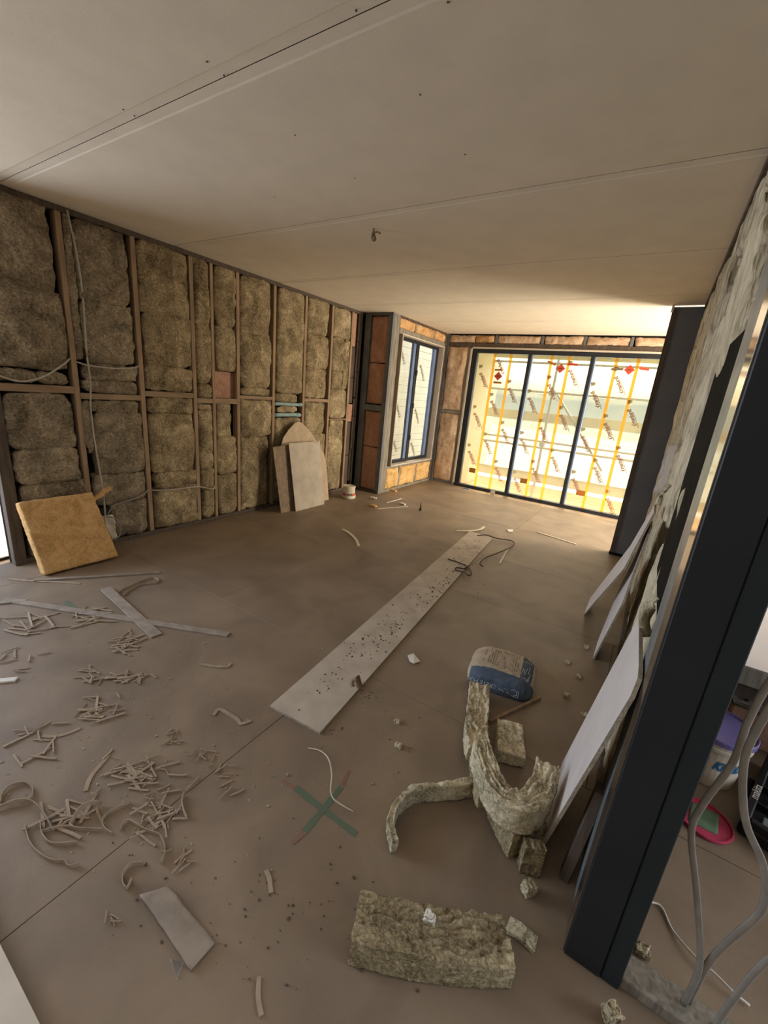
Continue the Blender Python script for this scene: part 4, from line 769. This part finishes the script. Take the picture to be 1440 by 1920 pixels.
# ------------------------------------------------------------------ room on the right
PY = 1.266
def flat(label, pts, wd=.017, t=.008, mat='cable'):
    P_ = [V3((x, PY + dy, z)) for x, dy, z in pts]; o = link('flat_cable', pyd(*sweep(cat(P_, 8), [(a * wd / 2, b * t / 2) for a, b in [(-1, -.4), (-.7, -1), (.7, -1), (1, -.4), (1, .4), (.7, 1), (-.7, 1), (-1, .4)]], V3((0, 1, .05)))), mat, None, P_[-1], True); return tag(o, label, 'cable')
flat('flat grey cable bowing left before dropping into the partition plate', [(.44, .02, 1.5), (.385, .02, 1.20), (.372, .02, 1.05), (.372, .01, .92), (.345, 0, .76), (.345, 0, .66), (.395, 0, .50), (.42, 0, .42), (.455, 0, .30), (.475, 0, .20), (.476, 0, .047)])
flat('flat grey cable bowing right before dropping into the partition plate', [(.455, -.012, 1.5), (.40, -.01, 1.18), (.384, -.01, 1.05), (.388, 0, .95), (.41, 0, .85), (.443, 0, .76), (.50, 0, .67), (.53, 0, .57), (.53, 0, .50), (.505, 0, .38), (.49, .01, .24), (.488, .014, .047)], .018)
flat('lowest grey cable rising from the plate to the right edge', [(.555, 0, .047), (.56, 0, .15), (.575, 0, .32), (.60, 0, .45), (.64, 0, .6), (.66, 0, .9)], .017)
tube('floor_wire', [F(1215, 1690, .006), F(1240, 1700, .006), F(1262, 1745, .006), F(1305, 1795, .02), F(1340, 1825, .02), F(1375, 1860, .02), F(1405, 1885, .008)], .004, 'white'); tag(bpy.data.objects['floor_wire'], 'thin white wire snaking over the floor beyond the partition plate', 'wire')
wb = (.625, 2.48, 0); bk = empty('plaster_bucket', wb, 'white bucket with purple lid in the room beyond the column', 'bucket')
lathe('bucket', [(.122, 0), (.126, .004), (.143, .215), (.146, .22), (.146, .228), (.151, .23), (.151, .243), (.146, .246), (.147, .27), (.150, .273), (.150, .285), (.14, .287), (0, .287)], 'whitedirty', bk, wb, 40)
lathe('lid', [(.152, .268), (.158, .27), (.158, .294), (.154, .30), (.148, .297), (.144, .290), (0, .290)], 'purple', bk, wb, 40)
tc = math.atan2(-2.48, -.625)
def wrap_text(s, size, z, th0, R_, mat, shear=.18, bold=0, sx_=1.0):
    me = text_mesh(s, size, 'LEFT', bold)
    for v in me.vertices:
        x, y = v.co.x * sx_ + v.co.y * shear, v.co.y; a = th0 + x / R_; rr_ = .127 + .016 * (z + y) / .215 + .0022; v.co = V3((wb[0] + rr_ * math.cos(a), wb[1] + rr_ * math.sin(a), z + y))
    return link('printed_lettering', me, mat, bk)
wrap_text('KNAUF', .072, .125, tc + .20, .137, 'teal', .2, .003, .62); wrap_text('8 kg', .026, .085, tc - .30, .133, 'ink', 0, .001, .9)
vs = []
for z, a0_, a1_ in ((.125, -1.0, -.02), (.178, -1.0, .06)): vs.append((z, a0_, a1_))
bm = bmesh.new(); prev = None
for i in range(13):
    row = []
    for z, a0_, a1_ in vs: a = tc + a0_ + (a1_ - a0_) * i / 12; rr_ = .127 + .016 * z / .215 + .0015; row.append(bm.verts.new((wb[0] + rr_ * math.cos(a), wb[1] + rr_ * math.sin(a), z)))
    if prev: bm.faces.new((prev[0], row[0], row[1], prev[1]))
    prev = row
link('label_block', bm_mesh(bm), 'purple', bk)
pkl = empty('bucket_lid', (.60, 2.115, 0), 'pink lid with dried green paint lying on the floor by bucket', 'lid')
lathe('lid', [(.098, 0), (.108, .002), (.112, .012), (.110, .018), (.104, .018), (.101, .008), (0, .007)], 'pink', pkl, (.60, 2.115, 0), 32)
link('dried_paint', lump(lambda a, b, c: V3((.60 + (a - .5) * .11 + .02 * (b - .5), 2.125 + (b - .5) * .13, .007 + .003 * c)), (10, 10, 1), .002, 30, 66, 0), 'greenpaint', pkl, None, True)
tbx = empty('tool_case', (1.0, 2.36, 0), 'black open tool case with compartments at the right edge', 'tool case')
TR = Matrix.Translation((1.0, 2.36, 0)) @ Matrix.Rotation(math.radians(72), 4, 'Z')
def tbar(name, lo, hi, mat, bev=.004): return bar(name, lo, hi, mat, tbx, bev, None, TR)
tbar('case_body', (-.30, -.20, 0), (.30, .20, .07), 'black', .015); tbar('case_rim', (-.30, .17, .07), (.30, .20, .105), 'black', .006); tbar('case_rim', (-.30, -.20, .07), (.30, -.17, .105), 'black'); tbar('case_rim', (-.30, -.17, .07), (-.27, .17, .105), 'black'); tbar('case_rim', (.27, -.17, .07), (.30, .17, .105), 'black')
for x in (-.14, .0, .13): tbar('divider', (x - .005, -.17, .07), (x + .005, .17, .10), 'black', .002)
for x in (-.22, -.08, .06, .2):
    for y in (-.1, .02, .11): tbar('drill_bit_pack', (x - .035, y - .03, .0702), (x + .03, y + .025, .085), rnd.choice(['batten', 'galv', 'paper_d', 'slate']), .004)
tbar('carry_handle', (-.08, .2002, .03), (.08, .23, .055), 'black', .008)
me = text_mesh('makita', .045); me.transform(TR @ Matrix.Translation((-.14, .172, .1056))); link('printed_lettering', me, 'white', tbx)
me = text_mesh('makita', .05); me.transform(TR @ Matrix.Translation((.12, .2012, .02)) @ Matrix.Rotation(math.pi, 4, 'Z') @ Matrix.Rotation(math.pi / 2, 4, 'X')); link('printed_lettering', me, 'white', tbx)
tw = empty('plastering_trowel', (.78, 2.78, 0), 'steel trowel with dark handle standing behind the white bucket', 'trowel')
WRM = Matrix.Translation((.80, 2.70, .31)) @ Matrix.Rotation(math.radians(-28), 4, 'X') @ Matrix.Rotation(math.radians(20), 4, 'Y')
bar('blade', (-.06, -.12, 0), (.08, .12, .004), 'galv', tw, .001, None, WRM); bar('handle', (-.09, -.07, .012), (-.065, .08, .04), 'black', tw, .008, None, WRM); bar('handle_post', (-.085, -.01, .003), (-.07, .02, .014), 'galv', tw, .002, None, WRM)
cr = empty('storage_box', (.86, 2.92, 0), 'reddish brown box standing in shadow behind the bucket', 'box'); bar('box_body', (.74, 2.86, 0), (1.1, 3.1, .22), 'redbrown', cr, .008); bar('box_lid', (.735, 2.855, .2205), (1.105, 3.105, .235), 'stud_dark', cr, .004)
bn = empty('work_trestle', (1.4, 3.2, 0), 'timber trestle carrying boards in the room at right', 'trestle')
bar('bearer', (.66, 2.66, .385), (2.6, 2.75, .488), 'stud_dark', bn, .004); bar('bearer', (.66, 3.6, .385), (2.6, 3.69, .488), 'stud_dark', bn, .004)
for x in (1.35, 2.4):
    for y in (2.66, 3.6): bar('leg', (x, y, 0), (x + .09, y + .09, .385), 'stud_dark', bn, .004)
tpb = empty('board_pile', (1.5, 3.2, .489), 'thick grey-edged board with white top lying on the trestle', 'board')
bar('board_core', (.648, 2.6, .489), (2.7, 3.9, .592), 'greystud', tpb, .004); bar('board_top', (.65, 2.602, .5925), (2.7, 3.9, .598), 'board', tpb, .001)
batten('pale slat lying on the white board of the trestle', (.86, 2.98), (1.2, 2.9), .03, .012, .5985, mat='batten')

# ------------------------------------------------------------------ beyond the left doorway
wall_beyond = bar('wall_beyond', (-9.05, -3.4, 0), (-9.0, 8.2, 2.6), 'concrete', bev=0); tag(wall_beyond, kind='structure')
ps = link('dust_sheet', lump(lambda a, b, c: V3((-7.4 + 2.75 * a, .95 + 1.9 * b, .004 + .006 * c)), (40, 30, 1), .03, 2.2, 41, 0), 'concrete', None, (-6, 1.9, 0), True)
zmin = min(v.co.z for v in ps.data.vertices); ps.data.transform(Matrix.Translation((0, 0, -zmin + .001))); tag(ps, 'crumpled white dust sheet on the floor beyond the doorway', 'dust sheet')

# ------------------------------------------------------------------ outside
deck = empty('deck', kind='structure')
for k in range(11): bar('deck_board', (-4.2, 8.32 + k * .145, -.045), (2.2, 8.32 + k * .145 + .137, -.02), 'deck', deck, .003)
eave = bar('roof_eave', (-4.2, 8.29, 2.80), (2.2, 9.45, 2.86), 'soffit', bev=.004); tag(eave, kind='structure')
bar('fascia_board', (-4.2, 9.45, 2.70), (2.2, 9.49, 2.92), 'soffit', eave)
scf = empty('scaffold', (-1.5, 9.95, -.5), 'scaffold of steel tubes and boards outside the sliding door', 'scaffold')
def tb2(nm, a, b, r=.028, mat='scaff'): return tube(nm, [a, b], r, mat, scf, n=8, k=1)
for z in (2.66, 2.06, 1.0, .86): tb2('ledger_tube', (-4.2, 9.85, z), (2.2, 9.85, z), .024)
for x in (-2.05, -.15, 1.8): tb2('standard_tube', (x, 9.9, -2.5), (x, 9.9, 3.2), .028)
tb2('brace_tube', (-2.0, 9.95, 2.1), (-.75, 9.95, .55), .024)
for x, z in [(-2.05, 2.06), (-.15, 2.06), (-2.05, .95)]: bar('coupler', (x - .06, 9.83, z - .06), (x + .06, 9.93, z + .06), 'scaff', scf, .02)
for z0, z1 in ((1.42, 1.62), (.05, .26)): bar('toe_board', (-4.2, 9.96, z0), (2.2, 10.0, z1), 'plank', scf, .004)
ntg = bar('debris_netting', (-4.2, 10.1, .10), (2.2, 10.104, 1.40), 'net', None, 0, (-1, 10.1, .1)); tag(ntg, 'pale green debris netting hanging behind the scaffold tubes', 'netting')
nb = empty('wall_outside', kind='structure'); 
for k in range(22): bar('weatherboard', (-5.35 - .02, 5.0, -.6 + k * .17), (-5.33 + .012, 16.0, -.6 + k * .17 + .162), 'clad', nb, .006)
bar('return_wall', (-3.9, 8.36, -.05), (-3.26, 9.3, 2.8), 'clad', nb, .004)
lk = bar('lake', (-220, 16, -9.2), (220, 330, -9.0), 'water', bev=0); tag(lk, kind='structure')
vs, fs = [], []; n = 90
for i in range(n + 1):
    x = -220 + 440 * i / n; h = 3.5 + 3.2 * noise.noise(V3((x * .012, 3, 0))) + 1.2 * noise.noise(V3((x * .07, 1, 0)))
    vs += [(x, 200, -9), (x, 205, h + 4), (x, 260, h + 6), (x, 330, -9)]
for i in range(n): fs += [(4 * i + k, 4 * i + 4 + k, 4 * i + 5 + k, 4 * i + 1 + k) for k in range(3)]
hl = link('hills', pyd(vs, fs), 'hills', None, None, True); tag(hl, kind='structure')
